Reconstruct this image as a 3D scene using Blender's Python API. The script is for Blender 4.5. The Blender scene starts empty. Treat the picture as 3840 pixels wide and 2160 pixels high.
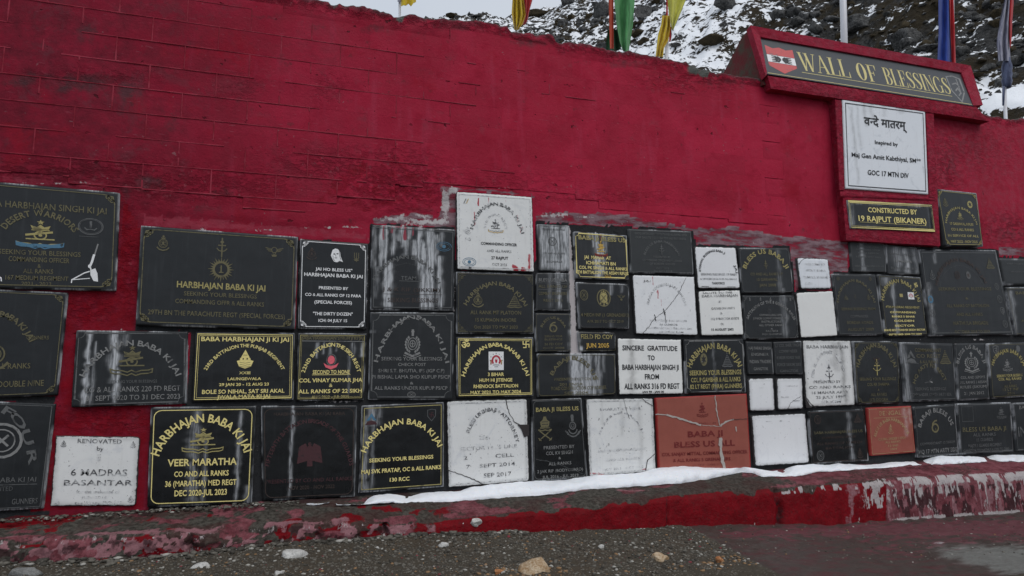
import bpy, bmesh, math, random
import numpy as np
from mathutils import Matrix, Vector
random.seed(7)
RS = np.random.RandomState(11)
S = bpy.context.scene
COL = S.collection

# ------------------------------------------------------------------ camera
F = 2500.0; CX = 1920.0; CY = 1080.0          # focal length and centre in photo pixels
CAM = np.array([0.0, -6.0, 1.35])
_r = np.array([7580.0, -270.0, -F]); _r /= np.linalg.norm(_r)      # wall direction seen from the camera
_u = np.array([-220.0, 16972.0, -F]); _u /= np.linalg.norm(_u)     # plumb direction
_r -= _u * _r.dot(_u); _r /= np.linalg.norm(_r)
_y = np.cross(_u, _r)
W2C = np.column_stack([_r, _y, _u])            # world -> camera
cam_d = bpy.data.cameras.new("camera"); cam = bpy.data.objects.new("camera", cam_d); COL.objects.link(cam)
cam_d.sensor_width = 36.0; cam_d.lens = F / 3840 * 36; cam_d.clip_start = 0.05; cam_d.clip_end = 2000
M4 = Matrix([list(W2C.T[i]) + [CAM[i]] for i in range(3)] + [[0, 0, 0, 1]])
cam.matrix_world = M4
S.camera = cam

# ------------------------------------------------------------------ sky, sun, exposure
w = bpy.data.worlds.new("World"); S.world = w; w.use_nodes = True
nt = w.node_tree; bg = nt.nodes["Background"]
sky = nt.nodes.new("ShaderNodeTexSky"); sky.sky_type = 'NISHITA'; sky.sun_disc = False
SUN_EL, SUN_ROT = math.radians(52), math.radians(200)
sky.sun_elevation = SUN_EL; sky.sun_rotation = SUN_ROT; sky.altitude = 3500; sky.dust_density = 4
sc_ = nt.nodes.new("ShaderNodeVectorMath"); sc_.operation = 'SCALE'; sc_.inputs['Scale'].default_value = 0.10
tc = nt.nodes.new("ShaderNodeTexCoord"); cl = nt.nodes.new("ShaderNodeTexNoise")
cl.inputs['Scale'].default_value = 2.2; cl.inputs['Detail'].default_value = 5
rm = nt.nodes.new("ShaderNodeValToRGB")
rm.color_ramp.elements[0].position = .3; rm.color_ramp.elements[0].color = (0.57, 0.64, 0.74, 1)
rm.color_ramp.elements[1].position = .75; rm.color_ramp.elements[1].color = (0.71, 0.745, 0.80, 1)
mx = nt.nodes.new("ShaderNodeMix"); mx.data_type = 'RGBA'; mx.inputs['Factor'].default_value = 0.9
L = nt.links
L.new(sky.outputs[0], sc_.inputs[0]); L.new(tc.outputs['Generated'], cl.inputs['Vector'])
L.new(cl.outputs['Fac'], rm.inputs[0]); L.new(sc_.outputs[0], mx.inputs[6]); L.new(rm.outputs[0], mx.inputs[7])
L.new(mx.outputs[2], bg.inputs[0]); bg.inputs[1].default_value = 1.0
sd = bpy.data.lights.new("sun", 'SUN'); sd.energy = 1.3; sd.angle = math.radians(40); sd.color = (1.0, .97, .93)
sun = bpy.data.objects.new("sun", sd); COL.objects.link(sun)
# sun behind the camera, a little to the right, high under thin cloud
_sdv = Vector((math.sin(math.radians(160)) * math.cos(SUN_EL), math.cos(math.radians(160)) * math.cos(SUN_EL), math.sin(SUN_EL)))
sun.rotation_euler = _sdv.to_track_quat('Z', 'Y').to_euler()
sky.sun_rotation = math.radians(160)
S.view_settings.view_transform = 'Standard'; S.view_settings.look = 'None'
S.view_settings.exposure = 0.0; S.view_settings.gamma = 1.0; S.view_settings.use_curve_mapping = False
S.cycles.use_adaptive_sampling = True
try: S.cycles.use_denoising = True
except Exception: pass

# ------------------------------------------------------------------ photo <-> place
def ray(px, py):
    px = np.asarray(px, float); py = np.asarray(py, float)
    d = np.stack([(px - CX) / F, -(py - CY) / F, -np.ones_like(px)], -1)
    return d @ W2C
def P(px, py, Y=0.0):
    "point of the wall-parallel plane at depth Y"
    d = ray(px, py); t = (Y - CAM[1]) / d[..., 1]
    return CAM + d * np.expand_dims(t, -1)
def G(px, py, z):
    "point of a level plane at height z"
    d = ray(px, py); t = (z - CAM[2]) / d[..., 2]
    return CAM + d * np.expand_dims(t, -1)
def proj(p):
    c = (np.asarray(p, float) - CAM) @ W2C.T
    return CX - c[..., 0] / c[..., 2] * F, CY + c[..., 1] / c[..., 2] * F
def poly_at(pts, Y):
    q = np.array([P(a, b, Y) for a, b in pts]); i = np.argsort(q[:, 0])
    return lambda x: np.interp(x, q[i, 0], q[i, 2])

# ------------------------------------------------------------------ numeric noise
_T = np.random.RandomState(3).rand(64, 64, 64)
def vnoise(x, y, z):
    x, y, z = np.broadcast_arrays(np.asarray(x, float), np.asarray(y, float), np.asarray(z, float))
    xi, yi, zi = np.floor(x).astype(int), np.floor(y).astype(int), np.floor(z).astype(int)
    fx, fy, fz = x - xi, y - yi, z - zi
    fx, fy, fz = [f * f * (3 - 2 * f) for f in (fx, fy, fz)]
    def t(a, b, c): return _T[(xi + a) & 63, (yi + b) & 63, (zi + c) & 63]
    c00 = t(0,0,0) * (1 - fx) + t(1,0,0) * fx; c10 = t(0,1,0) * (1 - fx) + t(1,1,0) * fx
    c01 = t(0,0,1) * (1 - fx) + t(1,0,1) * fx; c11 = t(0,1,1) * (1 - fx) + t(1,1,1) * fx
    return (c00 * (1 - fy) + c10 * fy) * (1 - fz) + (c01 * (1 - fy) + c11 * fy) * fz
def fbm(x, y, z, o=4):
    s, a, n = 0, .5, 0
    for k in range(o):
        s = s + a * vnoise(x * 2 ** k + 7.3 * k, y * 2 ** k + 3.1 * k, z * 2 ** k + 1.7 * k); n += a; a *= .5
    return s / n
def sstep(a, b, x):
    t = np.clip((x - a) / (b - a), 0, 1); return t * t * (3 - 2 * t)

# ------------------------------------------------------------------ object helpers
def tag(o, label=None, cat=None, group=None, kind=None):
    if label: o["label"] = label
    if cat: o["category"] = cat
    if group: o["group"] = group
    if kind: o["kind"] = kind
    return o
def mesh_obj(name, verts, faces, mats, parent=None, smooth=False, mi=None, at=None, attrs=None):
    v = np.asarray(verts, float).reshape(-1, 3)
    if at is not None: v = v - np.asarray(at)
    me = bpy.data.meshes.new(name)
    if isinstance(faces, np.ndarray):
        n, k = faces.shape
        me.vertices.add(len(v)); me.vertices.foreach_set("co", v.astype(np.float32).ravel())
        me.loops.add(n * k); me.loops.foreach_set("vertex_index", faces.astype(np.int32).ravel())
        me.polygons.add(n); me.polygons.foreach_set("loop_start", np.arange(0, n * k, k, dtype=np.int32))
        me.polygons.foreach_set("loop_total", np.full(n, k, dtype=np.int32)); me.update(calc_edges=True)
    else:
        me.from_pydata([tuple(a) for a in v], [], [tuple(int(i) for i in f) for f in faces])
    if not isinstance(mats, (list, tuple)): mats = [mats]
    for m in mats: me.materials.append(m)
    if mi is not None: me.polygons.foreach_set("material_index", np.asarray(mi, dtype=np.int32))
    if smooth: me.polygons.foreach_set("use_smooth", np.ones(len(me.polygons), dtype=bool))
    for an, val in (attrs or {}).items():
        a = me.attributes.new(an, 'FLOAT_COLOR', 'POINT')
        c = np.ones((len(v), 4), np.float32); c[:, :val.shape[1]] = val; a.data.foreach_set("color", c.ravel())
    me.update()
    o = bpy.data.objects.new(name, me); COL.objects.link(o)
    if at is not None: o.location = tuple(at)
    if parent is not None:
        o.parent = parent
        if at is not None: o.location = tuple(np.asarray(at) - np.array(parent.location))
        elif tuple(parent.location) != (0, 0, 0): o.location = tuple(-np.array(parent.location))
    return o
def grid_faces(nu, nv, flip=False):
    i, j = np.meshgrid(np.arange(nu), np.arange(nv), indexing='ij')
    a = (i * (nv + 1) + j).ravel(); b = a + nv + 1
    f = np.stack([a, b, b + 1, a + 1], -1)
    return f[:, ::-1].copy() if flip else f
def empty(name, loc, **k):
    o = bpy.data.objects.new(name, None); COL.objects.link(o); o.location = tuple(loc); o.empty_display_size = .1
    return tag(o, **k)
class MB:
    def __init__(s): s.v, s.f = [], []
    def add(s, v, f):
        n = len(s.v); s.v += [tuple(map(float, a)) for a in v]; s.f += [tuple(n + i for i in q) for q in f]
    def hexa(s, a, b):
        "a, b: matching 4-corner rings"
        s.add(list(a) + list(b), [(0,1,2,3), (7,6,5,4), (0,4,5,1), (1,5,6,2), (2,6,7,3), (3,7,4,0)])
    def tube(s, pts, r, n=8):
        pts = [Vector(p) for p in pts]; r = r if isinstance(r, (list, tuple)) else [r] * len(pts); rings = []
        for i, p in enumerate(pts):
            d = (pts[min(i + 1, len(pts) - 1)] - pts[max(i - 1, 0)]).normalized()
            a = d.orthogonal().normalized() if not rings else (a - d * a.dot(d)).normalized()
            b = d.cross(a); rings.append([p + (a * math.cos(t) + b * math.sin(t)) * r[i] for t in [2 * math.pi * k / n for k in range(n)]])
        v = [q for R in rings for q in R]; f = []
        for i in range(len(pts) - 1):
            for k in range(n): f.append((i*n+k, i*n+(k+1) % n, (i+1)*n+(k+1) % n, (i+1)*n+k))
        f.append(tuple(range(n))[::-1]); f.append(tuple((len(pts)-1)*n+k for k in range(n)))
        s.add(v, f)
    def build(s, name, mat, parent=None, smooth=False, at=None): return mesh_obj(name, s.v, s.f, mat, parent, smooth, at=at)

# ------------------------------------------------------------------ materials
class NG:
    def __init__(s, name, rough=.8, spec=.5):
        s.m = bpy.data.materials.new(name); s.m.use_nodes = True; s.t = s.m.node_tree; s.b = s.t.nodes["Principled BSDF"]
        s.b.inputs['Roughness'].default_value = rough; s.b.inputs['Specular IOR Level'].default_value = spec
        s.pos = s.t.nodes.new("ShaderNodeNewGeometry").outputs['Position']
    def n(s, t, **k):
        o = s.t.nodes.new(t)
        for a, b in k.items(): setattr(o, a, b)
        return o
    def put(s, sock, v):
        if hasattr(v, 'links') or isinstance(v, bpy.types.NodeSocket): s.t.links.new(v, sock)
        elif isinstance(v, tuple) and len(v) == 3 and sock.type == 'RGBA': sock.default_value = (*v, 1)
        else: sock.default_value = v
    def noise(s, scale, detail=4, stretch=None, rough=.55, dist=0.0, off=None):
        v = s.pos
        if stretch or off:
            mp = s.n("ShaderNodeMapping"); mp.inputs['Scale'].default_value = stretch or (1, 1, 1)
            if off: mp.inputs['Location'].default_value = off
            s.t.links.new(v, mp.inputs[0]); v = mp.outputs[0]
        o = s.n("ShaderNodeTexNoise"); s.t.links.new(v, o.inputs['Vector'])
        o.inputs['Scale'].default_value = scale; o.inputs['Detail'].default_value = detail
        o.inputs['Roughness'].default_value = rough; o.inputs['Distortion'].default_value = dist
        return o.outputs['Fac']
    def vor(s, scale, feature='F1', out='Distance'):
        o = s.n("ShaderNodeTexVoronoi", feature=feature); s.t.links.new(s.pos, o.inputs['Vector'])
        o.inputs['Scale'].default_value = scale; return o.outputs[out]
    def math(s, op, a, b=0.0, c=None, clamp=False):
        o = s.n("ShaderNodeMath", operation=op, use_clamp=clamp); s.put(o.inputs[0], a); s.put(o.inputs[1], b)
        if c is not None: s.put(o.inputs[2], c)
        return o.outputs[0]
    def ss(s, x, a, b):
        o = s.n("ShaderNodeMapRange", interpolation_type='SMOOTHSTEP'); s.put(o.inputs[0], x)
        o.inputs[1].default_value = a; o.inputs[2].default_value = b; return o.outputs[0]
    def mix(s, f, a, b):
        o = s.n("ShaderNodeMix", data_type='RGBA'); s.put(o.inputs[0], f); s.put(o.inputs[6], a); s.put(o.inputs[7], b); return o.outputs[2]
    def mixf(s, f, a, b):
        o = s.n("ShaderNodeMix", data_type='FLOAT'); s.put(o.inputs[0], f); s.put(o.inputs[2], a); s.put(o.inputs[3], b); return o.outputs[0]
    def attr(s, name):
        o = s.n("ShaderNodeAttribute", attribute_name=name); q = s.n("ShaderNodeSeparateColor"); s.t.links.new(o.outputs['Color'], q.inputs[0]); return q.outputs
    def rnd(s): return s.n("ShaderNodeObjectInfo").outputs['Random']
    def col(s, c): s.put(s.b.inputs['Base Color'], c)
    def rough(s, c): s.put(s.b.inputs['Roughness'], c)
    def bump(s, h, strength=.5, dist=.01):
        o = s.n("ShaderNodeBump"); s.put(o.inputs['Height'], h); o.inputs['Strength'].default_value = strength; o.inputs['Distance'].default_value = dist
        s.t.links.new(o.outputs[0], s.b.inputs['Normal'])
    def edge(s, a, n, k=5.0, amt=1.0):
        "attribute a broken up by noise n to a crisp ragged mask"
        t = s.math('SUBTRACT', n, .5); t = s.math('MULTIPLY_ADD', t, amt, a); t = s.math('SUBTRACT', t, .5)
        t = s.math('MULTIPLY_ADD', t, k, .5, clamp=True)
        return s.math('MULTIPLY', t, s.ss(a, .02, .12))

def mat_plain(name, c, rough=.7, var=.15, nscale=30, spec=.4):
    g = NG(name, rough, spec); n = g.noise(nscale, 3)
    g.col(g.mix(n, tuple(x * (1 - var) for x in c), tuple(min(1, x * (1 + var)) for x in c))); return g.m

def mat_wall():
    g = NG("red_painted_masonry", .72, .07)
    big = g.noise(.9, 5, dist=.6); mid = g.noise(4.5, 6, rough=.65); fine = g.noise(42, 4, rough=.7)
    run = g.noise(3.2, 5, stretch=(2.6, 2.6, .45)); pit = g.noise(13, 3, rough=.5); en = g.noise(11, 6, rough=.7); en2 = g.noise(30, 5, rough=.7, off=(1, 2, 3))
    co = g.attr("coat")  # channels: painted shade towards the left, grime patches, crumbling
    c = g.mix(g.ss(big, .32, .68), (.325, .0130, .035), (.43, .0195, .053))
    c = g.mix(g.math('MULTIPLY', g.ss(mid, .5, .72), .40), c, (.235, .013, .027))
    c = g.mix(g.math('MULTIPLY', g.ss(run, .54, .74), .55), c, (.42, .038, .078))
    c = g.mix(g.math('MULTIPLY', g.ss(g.noise(6.5, 5, off=(9, 3, 2)), .60, .74), .40), c, (.27, .044, .066))
    shade_red = g.mix(g.ss(mid, .35, .65), (.092, .0085, .0175), (.185, .0115, .0270))  # darker red that stands in for shade on the wall
    c = g.mix(g.math('MULTIPLY', g.math('MULTIPLY', co[0], g.math('MULTIPLY_ADD', en, 1.1, .35), clamp=True), .92), c, shade_red)
    c = g.mix(g.math('MULTIPLY', g.ss(g.noise(8, 7, off=(3, 8, 1), rough=.7), .62, .70), .5), c, (.080, .026, .030))
    c = g.mix(g.math('MULTIPLY', g.edge(co[1], en, 3, .9), .75), c, g.mix(en2, (.035, .022, .026), (.085, .050, .055)))
    low = g.noise(2.6, 6, off=(2, 9, 4), rough=.72, dist=.8)
    c = g.mix(g.math('MULTIPLY', g.math('MULTIPLY', g.ss(low, .52, .64), g.math('ADD', co[0], .15)), .38), c, g.mix(en2, (.075, .028, .036), (.150, .048, .062)))
    c = g.mix(g.math('MULTIPLY', g.ss(g.noise(1.9, 6, off=(7, 1, 9), rough=.7), .56, .70), .45), c, (.30, .006, .018))
    hair = g.math('MULTIPLY', g.ss(g.noise(30, 5, stretch=(.35, 1, 2.2), off=(4, 4, 1)), .66, .72), .35); c = g.mix(hair, c, (.34, .09, .12))
    cr = g.math('MULTIPLY', co[2], g.ss(g.noise(17, 6, stretch=(.8, 1, 1.5), rough=.75, off=(8, 2, 6)), .44, .60)); c = g.mix(g.math('MULTIPLY', cr, .60), c, (.070, .0055, .0100))
    cr2 = g.math('MULTIPLY', co[2], g.ss(g.noise(23, 5, off=(1, 5, 6)), .60, .68)); c = g.mix(g.math('MULTIPLY', cr2, .5), c, (.30, .10, .12))
    pz = g.math('MULTIPLY', g.ss(pit, .70, .735), g.ss(low, .40, .56)); c = g.mix(g.math('MULTIPLY', pz, .8), c, (.050, .010, .013))
    c = g.mix(g.math('MULTIPLY', g.ss(g.noise(19, 4, off=(6, 6, 6)), .70, .75), .45), c, (.28, .17, .18))
    rn = g.rnd(); c = g.mix(g.math('MULTIPLY', rn, .14), c, (.11, .012, .02))
    z = g.attr("zone"); wr = g.attr("wear")
    fz = g.noise(75, 2)
    sm = g.noise(9, 6, stretch=(.45, 1, 1.7), rough=.62, off=(2, 7, 7))
    c = g.mix(g.edge(z[1], sm, 4, 1.3), c, g.mix(g.ss(sm, .38, .62), g.mix(en, (.085, .034, .044), (.15, .062, .078)), g.mix(en2, (.20, .11, .13), (.34, .24, .26))))
    c = g.mix(g.edge(z[2], en, 5, .9), c, g.mix(en2, (.050, .053, .047), (.17, .175, .16)))
    c = g.mix(g.edge(z[0], en2, 6, .6), c, g.mix(fz, (.012, .0125, .014), (.040, .041, .043)))
    c = g.mix(g.math('MULTIPLY', g.edge(wr[2], en, 4, .9), .8), c, (.31, .045, .070))
    c = g.mix(g.edge(wr[1], en, 5, .8), c, g.mix(mid, (.15, .004, .010), (.26, .006, .017)))
    c = g.mix(g.edge(wr[0], en2, 6, 1.3), c, (.50, .46, .46))
    g.col(c)
    g.rough(g.mixf(g.ss(mid, .4, .7), .55, .85))
    h = g.math('MULTIPLY_ADD', mid, .9, g.math('MULTIPLY', fine, .30))
    h = g.math('MULTIPLY_ADD', pz, -1.2, h); h = g.math('MULTIPLY_ADD', cr, -1.1, h)
    h = g.math('MULTIPLY_ADD', en2, .45, h)
    g.bump(h, .7, .013); return g.m
def mat_kerb():
    g = NG("worn_red_concrete", .8, .10)
    en = g.noise(9, 7, rough=.72); en2 = g.noise(30, 5, rough=.72, off=(4, 2, 1)); big = g.noise(2.2, 5, dist=.4); fine = g.noise(80, 4, rough=.7)
    z = g.attr("zone"); wr = g.attr("wear")
    c = g.mix(g.ss(en2, .3, .7), (.026, .022, .018), (.098, .090, .076))
    c = g.mix(g.math('MULTIPLY', g.ss(big, .45, .62), .5), c, (.060, .016, .016))
    c = g.mix(g.edge(z[0], en2, 5, .8), c, g.mix(g.ss(en, .3, .7), (.120, .0012, .0042), (.200, .0022, .0075)))
    c = g.mix(g.edge(z[1], en2, 4, 1.1), c, g.mix(g.ss(en, .3, .7), (.10, .022, .028), (.25, .085, .10)))
    c = g.mix(g.edge(wr[1], en2, 4, 1.2), c, g.mix(en, (.17, .060, .072), (.34, .18, .195)))
    c = g.mix(g.math('MULTIPLY', g.edge(wr[2], en2, 4, 1.3), .85), c, (.036, .015, .017))
    c = g.mix(g.edge(wr[0], g.noise(38, 6, stretch=(1.6, 1, .7), rough=.75, off=(9, 9, 1)), 4.5, 1.7), c, g.mix(en, (.26, .22, .22), (.56, .52, .51)))
    dk = g.noise(48, 5, rough=.75, off=(3, 1, 7)); c = g.mix(g.math('MULTIPLY', g.ss(dk, .52, .68), .45), c, (.030, .022, .021))
    g.col(c)
    g.rough(g.mixf(z[0], .85, .45))
    h = g.math('MULTIPLY_ADD', en, 1.0, g.math('MULTIPLY', fine, .45)); h = g.math('MULTIPLY_ADD', en2, .6, h); g.bump(h, .8, .016); return g.m
def mat_granite(name, lo, hi, rough=.3, dust=.0):
    g = NG(name, rough, .42)
    n = g.noise(180, 2); s1 = g.noise(7, 5, stretch=(5, 1, .35)); s2 = g.noise(22, 6, stretch=(3.4, 1, .26), rough=.72)
    cl = g.noise(3, 4, off=(2, 1, 4))
    c = g.mix(n, lo, hi)
    c = g.mix(g.math('MULTIPLY', g.ss(s1, .52, .8), .08 + dust), c, (.085, .09, .095))
    c = g.mix(g.math('MULTIPLY', g.ss(cl, .45, .8), .05 + dust), c, (.06, .066, .07))
    wr = g.attr("wear")
    k = g.math('MULTIPLY_ADD', s2, 6.0, -1.9)
    f = g.math('MULTIPLY', wr[0], k, clamp=True)
    c = g.mix(f, c, g.mix(s2, (.26, .28, .31), (.66, .67, .68)))
    c = g.mix(g.edge(wr[1], s2, 5, 1.0), c, (.26, .025, .045))
    c = g.mix(g.edge(wr[2], s2, 4, .8), c, (.004, .004, .005))
    g.col(c); g.rough(g.math('ADD', g.mixf(f, rough, .8), g.math('MULTIPLY', cl, .12)))
    g.bump(f, .3, .002); return g.m
def mat_marble(name, c0, c1, veins=.25, spots=.5):
    g = NG(name, .5, .4)
    v = g.noise(5, 8, dist=1.5, rough=.65); sp = g.noise(38, 4, rough=.6); sp2 = g.noise(90, 3); ed = g.noise(22, 6, rough=.7)
    st = g.noise(8, 5, stretch=(4, 1, .3))
    c = g.mix(g.noise(2.5, 4), c0, c1)
    c = g.mix(g.math('MULTIPLY', g.ss(v, .54, .70), veins), c, (.42, .45, .50))
    c = g.mix(g.math('MULTIPLY', g.ss(st, .55, .75), veins * .5), c, (.42, .40, .38))
    c = g.mix(g.math('MULTIPLY', g.ss(sp, .66, .72), spots), c, (.16, .15, .15))
    c = g.mix(g.math('MULTIPLY', g.ss(sp2, .66, .74), spots * .6), c, (.25, .24, .23))
    wr = g.attr("wear")
    c = g.mix(g.math('MULTIPLY', wr[2], g.math('MULTIPLY_ADD', ed, 1.6, -.1), clamp=True), c, (.10, .095, .09))
    c = g.mix(g.edge(wr[1], g.noise(20, 5, stretch=(2, 1, .5), rough=.7), 6, .9), c, (.40, .035, .05))
    c = g.mix(g.edge(wr[0], ed, 6, 1.1), c, (.035, .033, .033))
    g.col(c); g.bump(g.math('MULTIPLY_ADD', ed, .4, sp), .12, .002); return g.m
def mat_redstone():
    g = NG("red_stone", .55, .4)
    n = g.noise(9, 5); n2 = g.noise(60, 3); wr = g.attr("wear")
    c = g.mix(n, (.245, .062, .042), (.325, .088, .062)); c = g.mix(g.math('MULTIPLY', g.ss(n2, .5, .8), .3), c, (.20, .05, .04))
    c = g.mix(g.edge(wr[1], g.noise(14, 5), 4, .6), c, (.30, .018, .014))
    c = g.mix(g.math('MULTIPLY', wr[0], g.math('MULTIPLY_ADD', n2, 1.8, -.2), clamp=True), c, (.55, .45, .43))
    g.col(c); g.bump(n2, .2, .003); return g.m
def mat_ink(name, c, fade, amt, spec=.4, scale=16):
    "carved and painted lettering, worn away in patches down to the stone"
    g = NG(name, .55, spec)
    n = g.noise(scale, 5, rough=.7, off=(5, 1, 2)); n2 = g.noise(90, 2)
    c1 = g.mix(n2, tuple(x * .75 for x in c), tuple(min(1, x * 1.15) for x in c))
    g.col(g.mix(g.ss(n, .62 - amt * .35, .70 - amt * .28) if amt > 0 else 0.0, c1, fade)); return g.m
def mat_cloth(name, c, c2):
    g = NG(name, .85, .2); wv = g.noise(9, 4, stretch=(3, 3, .5)); fi = g.noise(300, 2)
    g.col(g.mix(g.ss(wv, .3, .7), c, c2)); g.bump(fi, .2, .002)
    try: g.b.inputs['Sheen Weight'].default_value = .2
    except Exception: pass
    return g.m
def mat_snow():
    g = NG("snow", .6, .3); n = g.noise(14, 5); n2 = g.noise(120, 3)
    c = g.mix(n, (.80, .82, .86), (.88, .895, .92)); d = g.noise(60, 4, off=(3, 3, 3))
    g.col(g.mix(g.math('MULTIPLY', g.ss(g.noise(9, 5, off=(1, 8, 3), rough=.7), .56, .74), .30), g.mix(g.math('MULTIPLY', g.ss(d, .64, .74), .5), c, (.35, .32, .30)), (.60, .60, .61)))
    g.b.inputs['Subsurface Weight'].default_value = .15; g.b.inputs['Subsurface Radius'].default_value = (.03, .04, .05); g.b.inputs['Subsurface Scale'].default_value = .5
    g.bump(g.math('MULTIPLY_ADD', n2, .6, n), .7, .012); return g.m
def mat_ground():
    g = NG("gravel_ground", .9, .25)
    big = g.noise(1.3, 5); n = g.noise(12, 6, rough=.7); f = g.noise(70, 4, rough=.7); v = g.vor(55); vc = g.vor(55, out='Color'); v2 = g.vor(140)
    z = g.attr("zone"); wr = g.attr("wear")
    c = g.mix(n, (.046, .038, .027), (.098, .083, .061)); c = g.mix(g.ss(f, .35, .7), g.mix(.5, c, (.028, .023, .017)), c)
    sep = g.n("ShaderNodeSeparateColor"); g.t.links.new(vc, sep.inputs[0])
    stone = g.math('MULTIPLY', g.ss(v, .46, .34), g.ss(sep.outputs[0], .45, .55))
    c = g.mix(g.math('MULTIPLY', stone, .7), c, g.mix(sep.outputs[1], (.065, .060, .052), (.26, .235, .195)))
    c = g.mix(g.math('MULTIPLY', g.ss(big, .5, .7), .3), c, (.06, .035, .018))
    en = g.noise(7, 7, rough=.7); st = g.noise(6, 6, stretch=(.8, 2.2, 1), rough=.65)
    dirt = g.mix(n, (.034, .025, .022), (.082, .062, .054)); dirt = g.mix(g.math('MULTIPLY', g.ss(st, .45, .65), .65), dirt, (.085, .022, .026))
    c = g.mix(g.edge(z[0], en, 5, .6), c, dirt)
    c = g.mix(g.edge(z[1], st, 5, .9), c, g.mix(f, (.100, .100, .092), (.20, .20, .185)))
    c = g.mix(g.math('MULTIPLY', g.edge(z[2], st, 5, 1.9), .75), c, g.mix(en, (.080, .022, .028), (.19, .060, .075)))
    c = g.mix(g.edge(wr[0], st, 7, 1.3), c, (.33, .31, .31))
    c = g.mix(g.edge(wr[1], en, 5, .8), c, (.13, .082, .036))
    g.col(c); g.rough(g.mixf(z[0], .9, .55))
    flat = g.math('SUBTRACT', 1.0, g.math('MULTIPLY', z[0], .75))
    h = g.math('MULTIPLY_ADD', g.math('MULTIPLY', stone, 1.0), 1.0, g.math('MULTIPLY', n, 1.2)); h = g.math('MULTIPLY_ADD', f, .5, h)
    g.bump(g.math('MULTIPLY', h, flat), .7, .012); return g.m
def mat_hill():
    g = NG("snow_and_rock_slope", .85, .2)
    w_ = g.attr("zone")
    n = g.noise(1.0, 8, rough=.68, dist=.5); n2 = g.noise(4.6, 5, rough=.65); f = g.noise(6, 6, rough=.7); oc = g.noise(.5, 4, off=(7, 7, 7)); vo = g.vor(2.2)
    rock = g.mix(g.ss(f, .3, .7), (.011, .011, .011), (.085, .084, .082)); heath = g.mix(f, (.016, .013, .007), (.066, .048, .024))
    rock = g.mix(g.ss(oc, .42, .54), rock, heath)
    m = g.math('MULTIPLY_ADD', n2, .42, n); m = g.math('ADD', m, w_[0])
    k = g.ss(m, .712, .726)
    snow = g.mix(f, (.78, .80, .83), (.86, .87, .89))
    g.col(g.mix(k, rock, snow)); h = g.math('MULTIPLY_ADD', f, g.math('SUBTRACT', 1.0, g.math('MULTIPLY', k, .9)), g.math('MULTIPLY', vo, g.math('SUBTRACT', .9, g.math('MULTIPLY', k, .9))))
    g.bump(g.math('MULTIPLY_ADD', k, .25, h), 1.0, .35); return g.m
def mat_rock(name, a, b, sc=14, snow=0.0):
    g = NG(name, .85, .2); n = g.noise(sc, 6, rough=.65); f = g.noise(sc * 5, 4)
    c = g.mix(g.ss(g.math('MULTIPLY_ADD', f, .5, g.math('MULTIPLY', n, .5)), .35, .65), a, b)
    if snow:
        gm = g.n("ShaderNodeNewGeometry"); sp = g.n("ShaderNodeSeparateXYZ"); g.t.links.new(gm.outputs['Normal'], sp.inputs[0])
        k = g.math('MULTIPLY_ADD', g.noise(sc * 1.6, 5, rough=.7, off=(3, 2, 8)), .9, sp.outputs[2]); c = g.mix(g.ss(k, snow, snow + .05), c, (.78, .80, .83))
    g.col(c); g.bump(g.math('MULTIPLY_ADD', f, .6, n), .6, .35 / sc); return g.m

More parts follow.
